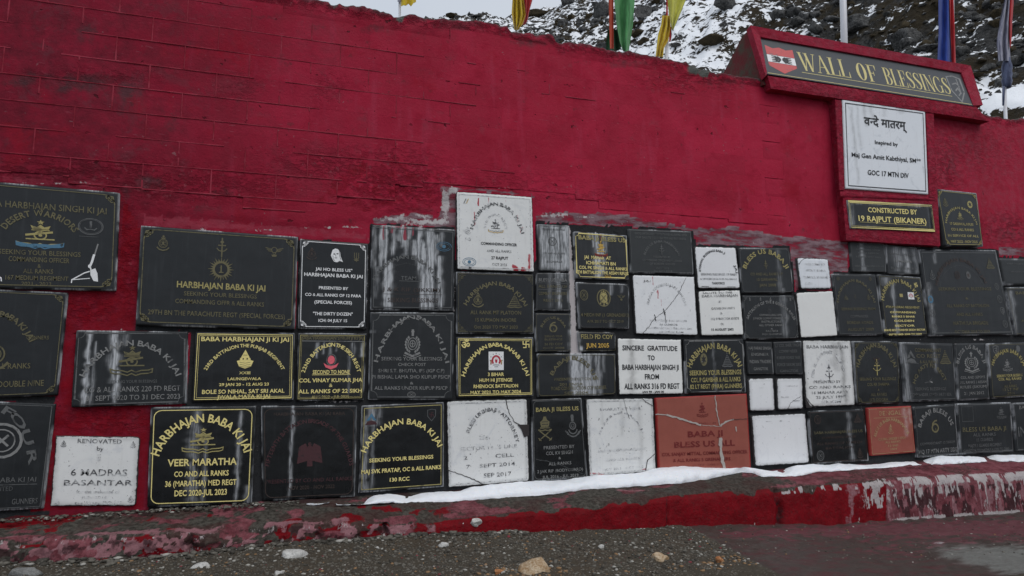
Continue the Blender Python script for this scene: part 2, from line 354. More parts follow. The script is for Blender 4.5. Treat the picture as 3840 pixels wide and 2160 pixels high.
WALL = mat_wall(); KERB = mat_kerb(); SNOW = mat_snow(); GROUND = mat_ground(); HILL = mat_hill()
GRAN = mat_granite("polished_black_granite", (.0030, .0035, .0042), (.0075, .0085, .0095), .22)
GRAN2 = mat_granite("dusty_black_granite", (.0055, .0068, .0080), (.013, .0150, .0170), .34, .06)
GRAN3 = mat_granite("weathered_grey_granite", (.015, .018, .019), (.028, .031, .033), .45, .08)
MARB = mat_marble("white_marble", (.74, .75, .765), (.82, .825, .83), .18, .5)
MARBC = mat_marble("chipped_white_marble", (.68, .685, .67), (.79, .79, .775), .30, 1.0)
MARBW = mat_marble("warm_white_marble", (.75, .75, .73), (.82, .82, .79), .10, .3)
MARBV = mat_marble("veined_white_marble", (.72, .75, .79), (.80, .82, .85), .42, .02)
REDS = mat_redstone()
ST = (.010, .011, .012)
INK = {
 'N': mat_ink("name_board_gold_paint", (.62, .53, .22), (.40, .34, .15), .15),
 'G': mat_ink("gold_paint", (.80, .68, .26), ST, 0), 'H': mat_ink("worn_gold_paint", (.38, .325, .125), (.17, .145, .065), .25),
 'g': mat_ink("dull_gold_paint", (.150, .132, .065), (.075, .068, .038), .25), 'k': mat_ink("faded_gold_paint", (.130, .115, .060), (.060, .054, .032), .22),
 'o': mat_ink("orange_gold_paint", (.60, .38, .07), (.25, .17, .05), .25),
 'w': mat_ink("white_paint", (.82, .82, .82), ST, 0), 's': mat_ink("silver_paint", (.23, .23, .225), (.10, .10, .10), .25),
 'd': mat_ink("faded_grey_paint", (.115, .118, .118), (.055, .057, .058), .25), 'p': mat_ink("faded_brown_paint", (.052, .034, .028), (.022, .018, .017), .2),
 'B': mat_ink("black_paint", (.02, .02, .022), (.45, .45, .45), .05), 'W': mat_ink("worn_black_paint", (.07, .07, .075), (.52, .525, .525), .42, scale=30),
 'V': mat_ink("nearly_lost_paint", (.24, .24, .25), (.70, .705, .705), .62, scale=34), 'R': mat_ink("dark_red_paint", (.16, .013, .013), (.28, .06, .045), .1),
 'r': mat_ink("faded_red_paint", (.18, .030, .028), (.30, .075, .058), .4), 'P': mat_ink("pink_paint", (.78, .13, .17), ST, 0),
 'q': mat_ink("faint_maroon_paint", (.062, .020, .024), (.02, .014, .014), .2), 'b': mat_ink("blue_paint", (.07, .18, .28), ST, .1),
 'c': mat_ink("crimson_paint", (.45, .025, .05), ST, 0), 'y': mat_ink("pale_gold_paint", (.42, .29, .15), (.33, .10, .06), .3), 'C': mat_ink("coral_paint", (.58, .09, .09), (.3, .1, .1), .1),
}
STONE_OF = {'granite': GRAN, 'dusty': GRAN2, 'grey': GRAN3, 'marble': MARB, 'chipped': MARBC, 'warm': MARBW, 'veined': MARBV, 'red': REDS}
CRACKM = mat_plain("crack_shadow", (.035, .03, .03), .9); CRACKL = mat_plain("grey_filler", (.42, .38, .35), .9, .3, 60)
DARKSTONE = mat_plain("dark_joint", (.02, .02, .022), .9)

# ------------------------------------------------------------------ glyphs from the built-in face
_cu = bpy.data.curves.new("glyph", 'FONT'); _cu.resolution_u = 2
_go = bpy.data.objects.new("glyph", _cu); COL.objects.link(_go)
_gl = {}
def glyph(ch, bold):
    k = (ch, bold)
    if k in _gl: return _gl[k]
    _cu.offset = (.006 if ch in 'MWX*%&#' else .022) if bold else .004
    def ext(s):
        _cu.body = s; bpy.context.view_layer.update()
        e = _go.evaluated_get(bpy.context.evaluated_depsgraph_get()); me = e.to_mesh()
        v = np.array([a.co[:2] for a in me.vertices], float).reshape(-1, 2); f = [tuple(p.vertices) for p in me.polygons]; e.to_mesh_clear(); return v, f
    if ch == ' ': v, f = np.zeros((0, 2)), []
    else: v, f = ext(ch)
    a, _ = ext("H" + ch + "H"); b, _ = ext("HH"); adv = a[:, 0].max() - b[:, 0].max() if len(a) else .3
    _gl[k] = (v, f, max(adv, .05)); return _gl[k]
CAP = .69
def word_geo(text, bold):
    "glyph geometry of one line, cap height 1, left edge 0; returns list of (verts, faces), width"
    x, out = 0.0, []
    for ch in text:
        v, f, a = glyph(ch, bold)
        if len(v): out.append((np.column_stack([(v[:, 0] + x), v[:, 1]]) / CAP, f))
        x += a
    if out:
        lo = min(o[0][:, 0].min() for o in out); hi = max(o[0][:, 0].max() for o in out)
        out = [(o - [lo, 0], f) for o, f in out]; return out, hi - lo
    return [], 0

# 2-D drawing in plaque space (metres, origin top-left, y down)
class Art:
    def __init__(s, w, h): s.w, s.h, s.v, s.f, s.c = w, h, [], [], []
    def add(s, v, f, col):
        n = len(s.v); s.v += [tuple(a) for a in v]
        for q in f: s.f.append(tuple(n + i for i in q)); s.c.append(col)
    def line(s, text, cy, h, w, col, u=.5, bold=True, slant=0):
        geo, gw = word_geo(text, bold)
        if not gw: return
        H = h * s.h; Wd = w * s.w; x0 = u * s.w - Wd / 2; yb = cy * s.h + H / 2
        for v, f in geo: s.add(np.column_stack([x0 + v[:, 0] * Wd / gw + slant * v[:, 1] * H, yb - v[:, 1] * H]), f, col)
    def arc(s, text, cu, cv, ru, rv, a0, a1, h, col, bold=True):
        H = h * s.h; advs = [glyph(c, bold)[2] for c in text]; tot = sum(advs); x = 0
        H *= .86; R = (ru * s.w + rv * s.h) / 2; sx = abs(math.radians(a1 - a0)) * R / (tot / CAP)
        for ch, ad in zip(text, advs):
            t = math.radians(a0 + (a1 - a0) * (x + ad / 2) / tot); x += ad
            v, f, _ = glyph(ch, bold)
            if not len(v): continue
            px = cu * s.w + ru * s.w * math.sin(t); py = cv * s.h - rv * s.h * math.cos(t)
            tx, ty = ru * s.w * math.cos(t), rv * s.h * math.sin(t); l = math.hypot(tx, ty); tx /= l; ty /= l
            gx = (v[:, 0] - ad / 2) / CAP * sx; gy = v[:, 1] / CAP * H
            s.add(np.column_stack([px + gx * tx + gy * ty, py + gx * ty - gy * tx]), f, col)
    def poly(s, pts, col):
        n = len(s.v); s.v += [tuple(p) for p in pts]; s.f.append(tuple(range(n, n + len(pts)))); s.c.append(col)
    def stroke(s, pts, wd, col, closed=False):
        p = np.array(pts, float); n = len(p); wds = wd if hasattr(wd, '__len__') else [wd] * n; L_, R_ = [], []
        for i in range(n):
            a = p[(i - 1) % n] if (closed or i > 0) else p[i]; b = p[(i + 1) % n] if (closed or i < n - 1) else p[i]
            d = b - a; l = np.hypot(*d) or 1; nn = np.array([-d[1], d[0]]) / l
            k = 1.0
            if (closed or 0 < i < n - 1):
                d1 = p[i] - a; l1 = np.hypot(*d1) or 1; k = 1 / max(.35, abs(np.dot(np.array([-d1[1], d1[0]]) / l1, nn)))
            L_.append(p[i] + nn * wds[i] / 2 * k); R_.append(p[i] - nn * wds[i] / 2 * k)
        m = n if closed else n - 1
        s.add(L_ + R_, [(i, (i + 1) % n, n + (i + 1) % n, n + i) for i in range(m)], col)
    def ring(s, cx, cy, rx, ry, wd, col, a0=0, a1=360, n=20):
        full = abs(a1 - a0) >= 360; m = n if full else n + 1
        s.stroke([(cx + rx * math.cos(math.radians(a0 + (a1 - a0) * i / n)), cy - ry * math.sin(math.radians(a0 + (a1 - a0) * i / n))) for i in range(m)], wd, col, full)
    def disc(s, cx, cy, rx, ry, col, n=14): s.poly([(cx + rx * math.cos(2 * math.pi * i / n), cy + ry * math.sin(2 * math.pi * i / n)) for i in range(n)], col)

def emblem(A, kind, u, v, sz, col, asp=1.0, c2=None):
    "emblem of half height sz (fraction of plaque height)"
    r = sz * A.h; X, Y = u * A.w, v * A.h; c2 = c2 or col
    def q(x, y): return (X + x * r * asp, Y - y * r)
    def st(pts, wd, c=col, closed=False): A.stroke([q(*p) for p in pts], wd * r, c, closed)
    def rg(x, y, a, b, wd, c=col, a0=0, a1=360, n=18): A.ring(X + x * r * asp, Y - y * r, a * r * asp, b * r, wd * r, c, a0, a1, n)
    def dc(x, y, a, b, c=col): A.disc(X + x * r * asp, Y - y * r, a * r * asp, b * r, c)
    def pl(pts, c=col): A.poly([q(*p) for p in pts], c)
    def star(x, y, R, n=5, c=col, k=.45):
        ps = [(x + (R if i % 2 == 0 else R * k) * math.sin(math.pi * i / n), y + (R if i % 2 == 0 else R * k) * math.cos(math.pi * i / n)) for i in range(2 * n)]
        for i in range(1, 2 * n, 2): pl([ps[i], ps[(i + 1) % (2 * n)], ps[(i + 2) % (2 * n)], (x, y)], c)
    if kind == 'gun':
        star(0, .86, .17); pl([(-.34, .42), (-.42, .66), (-.16, .55), (0, .72), (.16, .55), (.42, .66), (.34, .42)]); st([(-.38, .36), (.38, .36)], .07)
        rg(0, .02, .25, .25, .08); dc(0, .02, .08, .08); st([(-.62, .02), (.52, .26)], .13); st([(-.6, -.22), (.6, -.22)], .08); 
        for k, o in ((0, .0), (1, -.20)):
            st([(-1, -.42 + o), (-.8, -.50 + o), (-.45, -.52 + o), (-.2, -.62 + o), (0, -.50 + o), (.2, -.62 + o), (.45, -.52 + o), (.8, -.50 + o), (1, -.42 + o)], .07, c2 if k == 1 else col)
        st([(-1, -.38), (-.97, -.66)], .06, c2); st([(1, -.38), (.97, -.66)], .06, c2)
        if c2 != col and c2 in 'bR': pl([(-1, -.42), (-.45, -.54), (0, -.52), (.45, -.54), (1, -.42), (.95, -.66), (.4, -.74), (0, -.70), (-.4, -.74), (-.95, -.66)], c2)
    elif kind == 'crest':
        dc(0, .84, .13, .15); pl([(-.2, .55), (-.28, .74), (0, .66), (.28, .74), (.2, .55)]); rg(0, .0, .52, .50, .08); rg(0, .0, .36, .34, .05)
        dc(0, .06, .12, .2); st([(-.22, -.12), (.22, -.12)], .08); st([(-.2, .16), (.2, -.2)], .05); st([(.2, .16), (-.2, -.2)], .05)
        st([(-.72, -.45), (-.45, -.72), (0, -.84), (.45, -.72), (.72, -.45)], .14)
    elif kind == 'wreath':
        for sgn in (-1, 1):
            for i in range(7):
                t = math.radians(-65 + i * 20); x, y = sgn * .6 * math.cos(t), .55 * math.sin(t) - .05
                pl([(x - sgn * .02, y - .12), (x + sgn * .13, y), (x + sgn * .02, y + .13), (x - sgn * .08, y)])
        rg(0, -.02, .42, .4, .06); rg(0, -.02, .24, .22, .06); st([(-.16, -.02), (.16, -.02)], .05); st([(0, .14), (0, -.2)], .05)
        st([(0, .95), (0, .5)], .16); st([(-.14, .8), (.14, .8)], .1); st([(-.7, -.62), (0, -.86), (.7, -.62)], .14); st([(-.8, -.78), (0, -1.02), (.8, -.78)], .05)
    elif kind == 'sun':
        rg(0, 0, .55, .55, .16, n=28)
        for i in range(24):
            t = math.pi * 2 * i / 24; a = .62; b = 1.0 if i % 2 == 0 else .84
            pl([(a * math.cos(t - .09), a * math.sin(t - .09)), (b * math.cos(t), b * math.sin(t)), (a * math.cos(t + .09), a * math.sin(t + .09))])
        st([(0, .3), (0, -.22)], .09); st([(-.16, -.24), (.18, -.24)], .07); st([(-.1, .12), (.05, .2)], .06)
    elif kind == 'wings':
        rg(0, .1, .28, .34, .08)
        for sgn in (-1, 1):
            for k in range(3): st([(sgn * .28, .18 - k * .14), (sgn * (.95 - k * .14), .36 - k * .2)], .09)
        st([(-.22, -.1), (-.05, -.5), (.05, -.5), (.22, -.1)], .06); pl([(-.3, -.5), (.3, -.5), (.2, -.75), (-.2, -.75)])
    elif kind == 'dagger':
        st([(0, 1), (0, -1)], .13); st([(-.42, .2), (.42, .2)], .12); st([(-.55, -.1), (-.3, -.35), (0, -.42), (.3, -.35), (.55, -.1)], .1); dc(0, .55, .2, .14)
    elif kind == 'swords':
        pl([(-.36, .1), (-.44, .5), (-.2, .66), (-.12, .92), (.12, .92), (.2, .66), (.44, .5), (.36, .1)]); st([(-.46, .02), (.46, .02)], .1)
        for yy in (.3, .5): st([(-.3, yy), (.3, yy)], .05, c2)
        for sgn in (-1, 1):
            st([(sgn * .62, -.12), (sgn * .1, -.5), (-sgn * .55, -.95)], .09); st([(-sgn * .62, -.78), (-sgn * .36, -1.0)], .07)
        st([(-.6, -.1), (-.3, -.2), (0, -.14), (.3, -.2), (.6, -.1)], .09)
    elif kind == 'bugle':
        st([(0, 1), (0, .45)], .24); st([(-.16, .82), (.16, .82)], .12); rg(0, .1, .3, .28, .09); rg(0, .1, .14, .13, .06)
        rg(0, -.15, .62, .62, .11, a0=200, a1=340); rg(0, -.12, .42, .42, .1, a0=190, a1=350); st([(-.75, -.28), (-.5, -.62)], .1); st([(.75, -.28), (.5, -.62)], .1)
    elif kind == 'pyramid':
        star(0, .86, .14)
        for k in range(6):
            wd = .14 + k * .15; y = .6 - k * .24; st([(-wd, y), (wd, y)], .10)
        st([(-.12, .6), (-.75, -.62)], .06); st([(.12, .6), (.75, -.62)], .06); st([(-1, -.72), (-.5, -.84), (0, -.78), (.5, -.84), (1, -.72)], .13)
    elif kind == 'punjab':
        pl([(-.42, .22), (0, .95), (.42, .22)]); dc(0, .02, .55, .28); pl([(-.85, -.15), (-.6, -.68), (0, -.88), (.6, -.68), (.85, -.15), (.5, -.05), (-.5, -.05)])
        for yy in (-.28, -.48, -.66): st([(-.55, yy), (0, yy - .08), (.55, yy)], .035, c2)
        dc(-.2, .06, .07, .09, c2); dc(.2, .06, .07, .09, c2); st([(-.2, .42), (.2, .42)], .04, c2)
    elif kind == 'lotusring':
        dc(0, .0, .4, .42); rg(0, .0, .52, .56, .1, 'd'); st([(0, 1), (0, .6)], .1, 'd'); pl([(-.85, -.3), (-.62, -.72), (0, -.95), (.62, -.72), (.85, -.3), (.5, -.5), (0, -.62), (-.5, -.5)])
    elif kind == 'face':
        pl([(-.55, .3), (-.4, .75), (-.05, .95), (.3, .85), (.55, .5), (.62, .0), (.95, -.75), (.55, -.6), (.2, -.82), (-.2, -.75), (-.45, -.35), (-.62, .0)])
        dc(-.18, .22, .14, .08, c2); dc(.22, .28, .14, .08, c2); st([(.02, .18), (-.02, -.05), (.08, -.08)], .05, c2); st([(-.15, -.28), (.2, -.24)], .08, c2)
        st([(.45, .6), (.5, 0), (.7, -.5)], .05, c2); st([(-.35, .0), (-.3, -.4), (-.1, -.65)], .05, c2)
    elif kind == 'trident':
        for x in (-.35, 0, .35): st([(x, .8), (x, .0)], .12)
        st([(-.4, 0), (-.25, -.3), (0, -.4), (.25, -.3), (.4, 0)], .12); st([(0, 0), (0, -.85)], .13); pl([(-.5, -.45), (.5, -.45), (.25, -.7), (-.25, -.7)])
    elif kind == 'rifle':
        st([(1.1, 2.0), (.55, .55)], .10, c2); st([(.72, 1.15), (.5, .55), (.3, .2)], .16); st([(.3, .2), (.45, -.1)], .1); st([(-1.6, -.9), (-.3, -.35), (.3, -.2)], .09); st([(-1.6, -.9), (.35, -.75)], .06)
        pl([(.35, -.1), (.9, .05), (1.15, -.35), (1.25, -1.0), (.75, -.95), (.4, -.5)]); dc(.22, .2, .13, .13); st([(-1.6, -.85), (-1.65, -1.15)], .08)
    elif kind == 'picture':
        pl([(-1, -1), (1, -1), (1, 1), (-1, 1)], 'w'); rg(0, .02, .5, .5, .2, 'c', -40, 220); dc(0, .05, .16, .3, 'c'); dc(0, .22, .1, .1, 'w'); st([(-.4, -.45), (.4, -.45)], .08, 'd'); st([(-.25, -.65), (.25, -.65)], .07, 'd')
        for a in range(0, 181, 30): dc(.8 * math.cos(math.radians(a)), .05 + .75 * math.sin(math.radians(a)), .06, .06, 'd')
        for x in (-.7, .7): st([(x, .1), (x, -.4)], .16, 'y')
    elif kind == 'swastik':
        for a in range(4):
            c_, s_ = math.cos(a * math.pi / 2), math.sin(a * math.pi / 2)
            st([(x * c_ - y * s_, x * s_ + y * c_) for x, y in ((0, 0), (0, .86), (.86, .86))], .26)
    elif kind == 'shield':
        st([(-.8, .85), (0, 1), (.8, .85), (.75, -.2), (0, -1), (-.75, -.2)], .09, col, True)
        if c2 != col: A_ = sz * .42; emblem(A, 'swastik', u, v - sz * .05, A_, c2, asp)
        else: st([(-.4, .3), (.1, .45), (.4, .2)], .09); st([(-.3, -.2), (.1, .05), (.3, -.3), (-.1, -.55)], .09); st([(.35, .8), (.3, -.2)], .08)
    elif kind == 'formation':      # red shield, white band, black claws
        pl([(-.85, .95), (0, .72), (.85, .95), (.85, .0), (.8, -.45), (0, -1), (-.8, -.45), (-.85, 0)], 'C')
    elif kind == 'eagle':
        pl([(-.9, -.7), (-.75, .5), (-.3, .75), (-.12, .4), (-.15, -.5)]); pl([(.9, -.7), (.75, .5), (.3, .75), (.12, .4), (.15, -.5)]); pl([(-.14, .55), (.14, .55), (.2, -.9), (-.2, -.9)]); dc(0, .68, .12, .14)
    elif kind == 'triangle':
        pl([(-.8, -.3), (0, .9), (.8, -.3), (.3, -.2), (0, .3), (-.3, -.2)]); pl([(-.95, -.9), (-.6, -.42), (0, -.25), (.6, -.42), (.95, -.9)], c2)
    elif kind == 'oval':
        rg(0, 0, 1, .62, .06, n=26); rg(0, 0, .9, .54, .03, n=26); st([(0, .42), (0, -.1)], .16); st([(-.5, -.1), (-.3, -.26), (0, -.2), (.3, -.26), (.5, -.1)], .08); st([(-.9, -.78), (.7, -.78)], .03)
    elif kind == 'ring':
        rg(0, 0, .9, .9, .14); rg(0, 0, .6, .6, .07); st([(-.3, -.3), (.3, .3)], .12); st([(-.3, .3), (.3, -.3)], .12)
    elif kind == 'blob':
        dc(0, 0, .9, .9); star(0, 0, .7, 6, c2)
    elif kind == 'six':
        rg(0, -.2, .7, .6, .26); st([(-.72, -.2), (-.5, .5), (0, .85), (.5, .9)], .24); st([(.1, -.2), (.1, -.6)], .12)
    elif kind == 'flag':
        st([(-.9, -.9), (-.2, .9)], .25, 'd'); st([(-.5, -.9), (.2, .9)], .25, 'V'); st([(-.1, -.9), (.6, .9)], .25, 'o')
    elif kind == 'seal':
        rg(0, 0, 1.0, .62, .06, 'b'); rg(0, 0, .75, .42, .05, 'b'); dc(0, 0, .25, .25, 'b'); st([(-.1, -.9), (.3, -.86)], .18, 'B')
    elif kind == 'bar': pl([(-1, -1), (1, -1), (1, 1), (-1, 1)])

def border(A, style, col, m=.035, wd=.007):
    W_, H_ = A.w, A.h; mm = m * min(W_, H_) if m < .2 else m; t = wd * (W_ + H_) / 2
    x0, y0, x1, y1 = mm, mm, W_ - mm, H_ - mm; c = .07 * min(W_, H_)
    if style in ('line', 'double'):
        for k in ((0,) if style == 'line' else (0, 1)):
            e = k * 2.4 * t; A.stroke([(x0 + e, y0 + e), (x1 - e, y0 + e), (x1 - e, y1 - e), (x0 + e, y1 - e)], t * (1 if k == 0 else .5), col, True)
    elif style == 'round':
        p = []
        for cx, cy, a in ((x1 - c, y0 + c, -90), (x1 - c, y1 - c, 0), (x0 + c, y1 - c, 90), (x0 + c, y0 + c, 180)):
            p += [(cx + c * math.cos(math.radians(a + 22.5 * k)), cy + c * math.sin(math.radians(a + 22.5 * k))) for k in range(5)]
        A.stroke(p, t, col, True)
    elif style == 'notch':
        p = []
        for cx, cy, a in ((x1, y0, 180), (x1, y1, 270), (x0, y1, 0), (x0, y0, 90)):
            p += [(cx + c * math.cos(math.radians(a - 22.5 * k)), cy + c * math.sin(math.radians(a - 22.5 * k))) for k in range(5)]
        A.stroke(p, t, col, True)
    elif style in ('corner', 'thincorner'):
        g = 1.4 * c
        for a, b in (((x0 + g, y0), (x1 - g, y0)), ((x1, y0 + g), (x1, y1 - g)), ((x1 - g, y1), (x0 + g, y1)), ((x0, y1 - g), (x0, y0 + g))): A.stroke([a, b], t, col)
        for X, Y, sx, sy in ((x0, y0, 1, 1), (x1, y0, -1, 1), (x1, y1, -1, -1), (x0, y1, 1, -1)):
            for k in (.35, .6, .85):
                A.ring(X + sx * c * k, Y + sy * c * (1.2 - k), c * .26, c * .24, t * 1.2, col, n=8)
            A.stroke([(X, Y + sy * g), (X + sx * c * .25, Y + sy * c * .25), (X + sx * g, Y)], t * 1.5, col)
    elif style == 'brackets':
        g = 1.5 * c
        for X, Y, sx, sy in ((x0, y0, 1, 1), (x1, y0, -1, 1), (x1, y1, -1, -1), (x0, y1, 1, -1)):
            for k in range(4):
                A.stroke([(X + sx * c * .34 * k, Y + sy * (2.2 - .5 * k) * c), (X + sx * c * .34 * k, Y + sy * c * .34 * k), (X + sx * (2.2 - .5 * k) * c, Y + sy * c * .34 * k)], t * .8, col)
        A.stroke([(x0, y0 + 2.5 * c), (x0, y1 - 2.5 * c)], t * .5, col); A.stroke([(x1, y0 + 2.5 * c), (x1, y1 - 2.5 * c)], t * .5, col)
        A.stroke([(x0 + 2.5 * c, y0), (x1 - 2.5 * c, y0)], t * .5, col); A.stroke([(x0 + 2.5 * c, y1), (x1 - 2.5 * c, y1)], t * .5, col)

#@@STAINS
# marks laid over the stones and the wall around them: x, y0, y1, width, strength (photo pixels on the wall)
STREAK_W = [(2132,848,1000,12,1.0),(2140,980,1240,10,1.1),(2150,1100,1330,8,1.0),(2146,1235,1490,11,1.0),(2160,1240,1490,7,1.0),(2176,1300,1490,7,.9),(2196,1320,1490,8,.8),(2214,1330,1470,6,.7),(2236,1330,1470,6,.5),(1430,850,1010,6,.9),(1448,850,1165,5,.9),(1462,980,1165,9,.9),(1508,850,930,8,.8),(1572,860,1020,7,.95),(1584,900,1165,7,1.0),(1604,1000,1165,10,.95),(1622,860,1165,6,.9),(2034,845,1015,5,.8),(2052,850,1015,5,.9),(2072,845,1015,5,.9),(2092,850,1165,5,.8),(2112,850,1015,6,.9),(2238,868,1050,8,.9),(2222,868,930,5,.6),(2262,868,1000,5,.5),(338,1243,1525,11,.9),(360,1280,1525,7,.35),(436,1240,1400,20,.75),(441,1380,1515,11,.8),(428,1390,1440,14,.4),(470,1250,1300,12,.25),
 (735,1540,1890,22,.30),(775,1640,1890,8,.3),(903,1540,1885,9,.42),(930,1820,1890,12,.3),(1098,1520,1870,6,.5),(1104,1540,1640,5,.3),(1395,1525,1600,26,.45),(1372,1560,1860,14,.35),(1400,1600,1860,8,.22),(1422,1520,1570,12,.25),
 (1190,1285,1345,7,.4),(1215,1285,1330,5,.35),(1240,1285,1370,6,.35),(1262,1285,1320,4,.3),(1325,1285,1350,8,.3),(1362,1285,1340,10,.6),(1310,1330,1480,4,.25),
 (1405,850,1010,8,.4),(1412,1000,1120,10,.25),(1440,860,980,9,.5),(1455,990,1165,16,.6),(1475,850,960,10,.6),(1500,860,905,12,.5),(1520,900,960,12,.6),(1535,850,900,9,.5),(1560,900,960,14,.75),(1575,850,1000,12,.6),(1590,930,1165,14,.75),(1612,860,1165,14,.75),(1635,880,1000,11,.55),(1650,960,1165,12,.7),(1660,870,930,8,.35),
 (2030,845,1015,10,.5),(2048,850,1015,10,.65),(2066,845,1015,9,.6),(2085,850,1040,10,.7),(2105,860,1050,12,.55),(2124,850,1015,10,.8),(2060,1020,1160,10,.2),(2090,1020,1165,12,.35),
 (2130,850,1010,13,.8),(2147,1010,1240,12,.8),(2148,1235,1480,13,.75),(2165,1240,1490,10,.75),(2182,1330,1485,9,.7),(2205,1320,1490,12,.7),(2225,1400,1490,12,.6),(2245,1330,1490,10,.45),(2262,1330,1400,6,.3),
 (2236,868,960,10,.6),(2246,930,1050,17,.85),(2210,866,900,10,.4),(2270,868,950,7,.35),(2300,870,900,20,.3),(2290,1060,1110,7,.35),(2330,1060,1100,6,.3),(2290,1200,1235,6,.3),
 (1365,1240,1250,30,.4),(2915,935,1270,8,.2),(2938,1080,1270,8,.28),(2672,1275,1475,5,.22),(3383,1270,1530,11,.35),(3395,1440,1520,14,.35),(3180,1545,1735,9,.3),(3228,908,1020,7,.5),
 (3345,1060,1262,7,.45),(3315,1040,1070,18,.4),(3480,1060,1262,9,.35),(3503,940,990,6,.4),(3500,1288,1400,7,.28),(3790,1090,1262,10,.35),(3362,925,1020,16,.4),(3395,930,1030,12,.5),(3427,930,1030,8,.35),
 (3245,1000,1030,16,.3),(2905,165,215,7,.22),(2925,160,230,6,.25),(2965,170,200,7,.25),(3045,205,235,8,.2),(3390,1530,1640,8,.6),(3410,1530,1590,8,.6),
 (712,1238,1515,7,.4),(966,1560,1885,9,.35),(1122,850,1240,6,.4),(1384,880,1180,5,.5),(1706,1180,1490,4,.3),(2011,1280,1480,4,.25),(3100,1260,1275,80,.2),(1338,1520,1860,5,.25)]
STREAK_R = [(1793,742,775,5,.8),(1780,790,850,5,.7),(1832,738,770,5,.6),(1898,745,765,5,.5),(1942,800,850,5,.6),(1955,850,880,14,.5),(1985,950,1020,14,.6),(1930,990,1022,18,.7),(1965,1000,1022,30,.6),(1990,780,940,6,.4),
 (1440,845,905,8,.6),(1470,850,880,10,.6),(1520,845,905,10,.7),(1550,850,890,8,.6),(1500,840,860,40,.55),(1600,845,860,50,.5),(2252,865,960,7,.45),(2446,1034,1075,5,.6),(2466,1085,1125,6,.7),(2478,1120,1155,4,.6),(2395,1070,1120,6,.45),(2383,1080,1115,4,.4),
 (2250,1770,1785,60,.6),(2420,1755,1768,30,.6),(2490,1575,1640,7,.4),(540,1635,1650,6,.7),(590,1635,1645,5,.5),(2664,1240,1256,4,.5)]
STREAK_D = [(2366,1270,1480,15,.55),(3128,1278,1400,20,.5),(3150,1278,1525,12,.75),(3140,1290,1330,26,.4),(2395,1500,1780,10,.3),(2330,1500,1640,8,.28),(2255,1500,1600,7,.22),(2600,1500,1520,6,.1),(975,1080,1240,7,.7),
 (3192,400,700,6,.45),(3212,390,560,7,.3),(3240,385,480,8,.45),(3265,385,460,10,.35),(3310,395,440,12,.3),(3380,400,430,12,.3),(2700,500,510,5,.1),(200,1660,1890,10,.45),(3160,1480,1520,20,.3)]
def streaks(lst, px, py):
    out = np.zeros_like(px)
    for x, y0, y1, wd, s in lst:
        xc = x + (py - y0) * (x - 1700) / 15500.0 + (vnoise(py / 23.0, x * .37, 1.0) - .5) * wd * .9
        ww = wd * (.55 + .9 * vnoise(py / 15.0, x * .71, 5.0))
        e = max(6.0, min(25.0, .12 * (y1 - y0)))
        g = np.exp(-((px - xc) / ww) ** 2 * 1.6) * sstep(y0 - 4, y0 + 4, py) * (1 - sstep(y1 - e, y1 + e * .3, py)) * s
        out = np.maximum(out, g)
    return out
def near(lst, px, py, pad):
    x0, x1, y0, y1 = px.min(), px.max(), py.min(), py.max()
    return [t for t in lst if x0 - pad < t[0] < x1 + pad and t[1] < y1 + pad and t[2] > y0 - pad]
J = "HARBHAJAN BABA KI JAI"
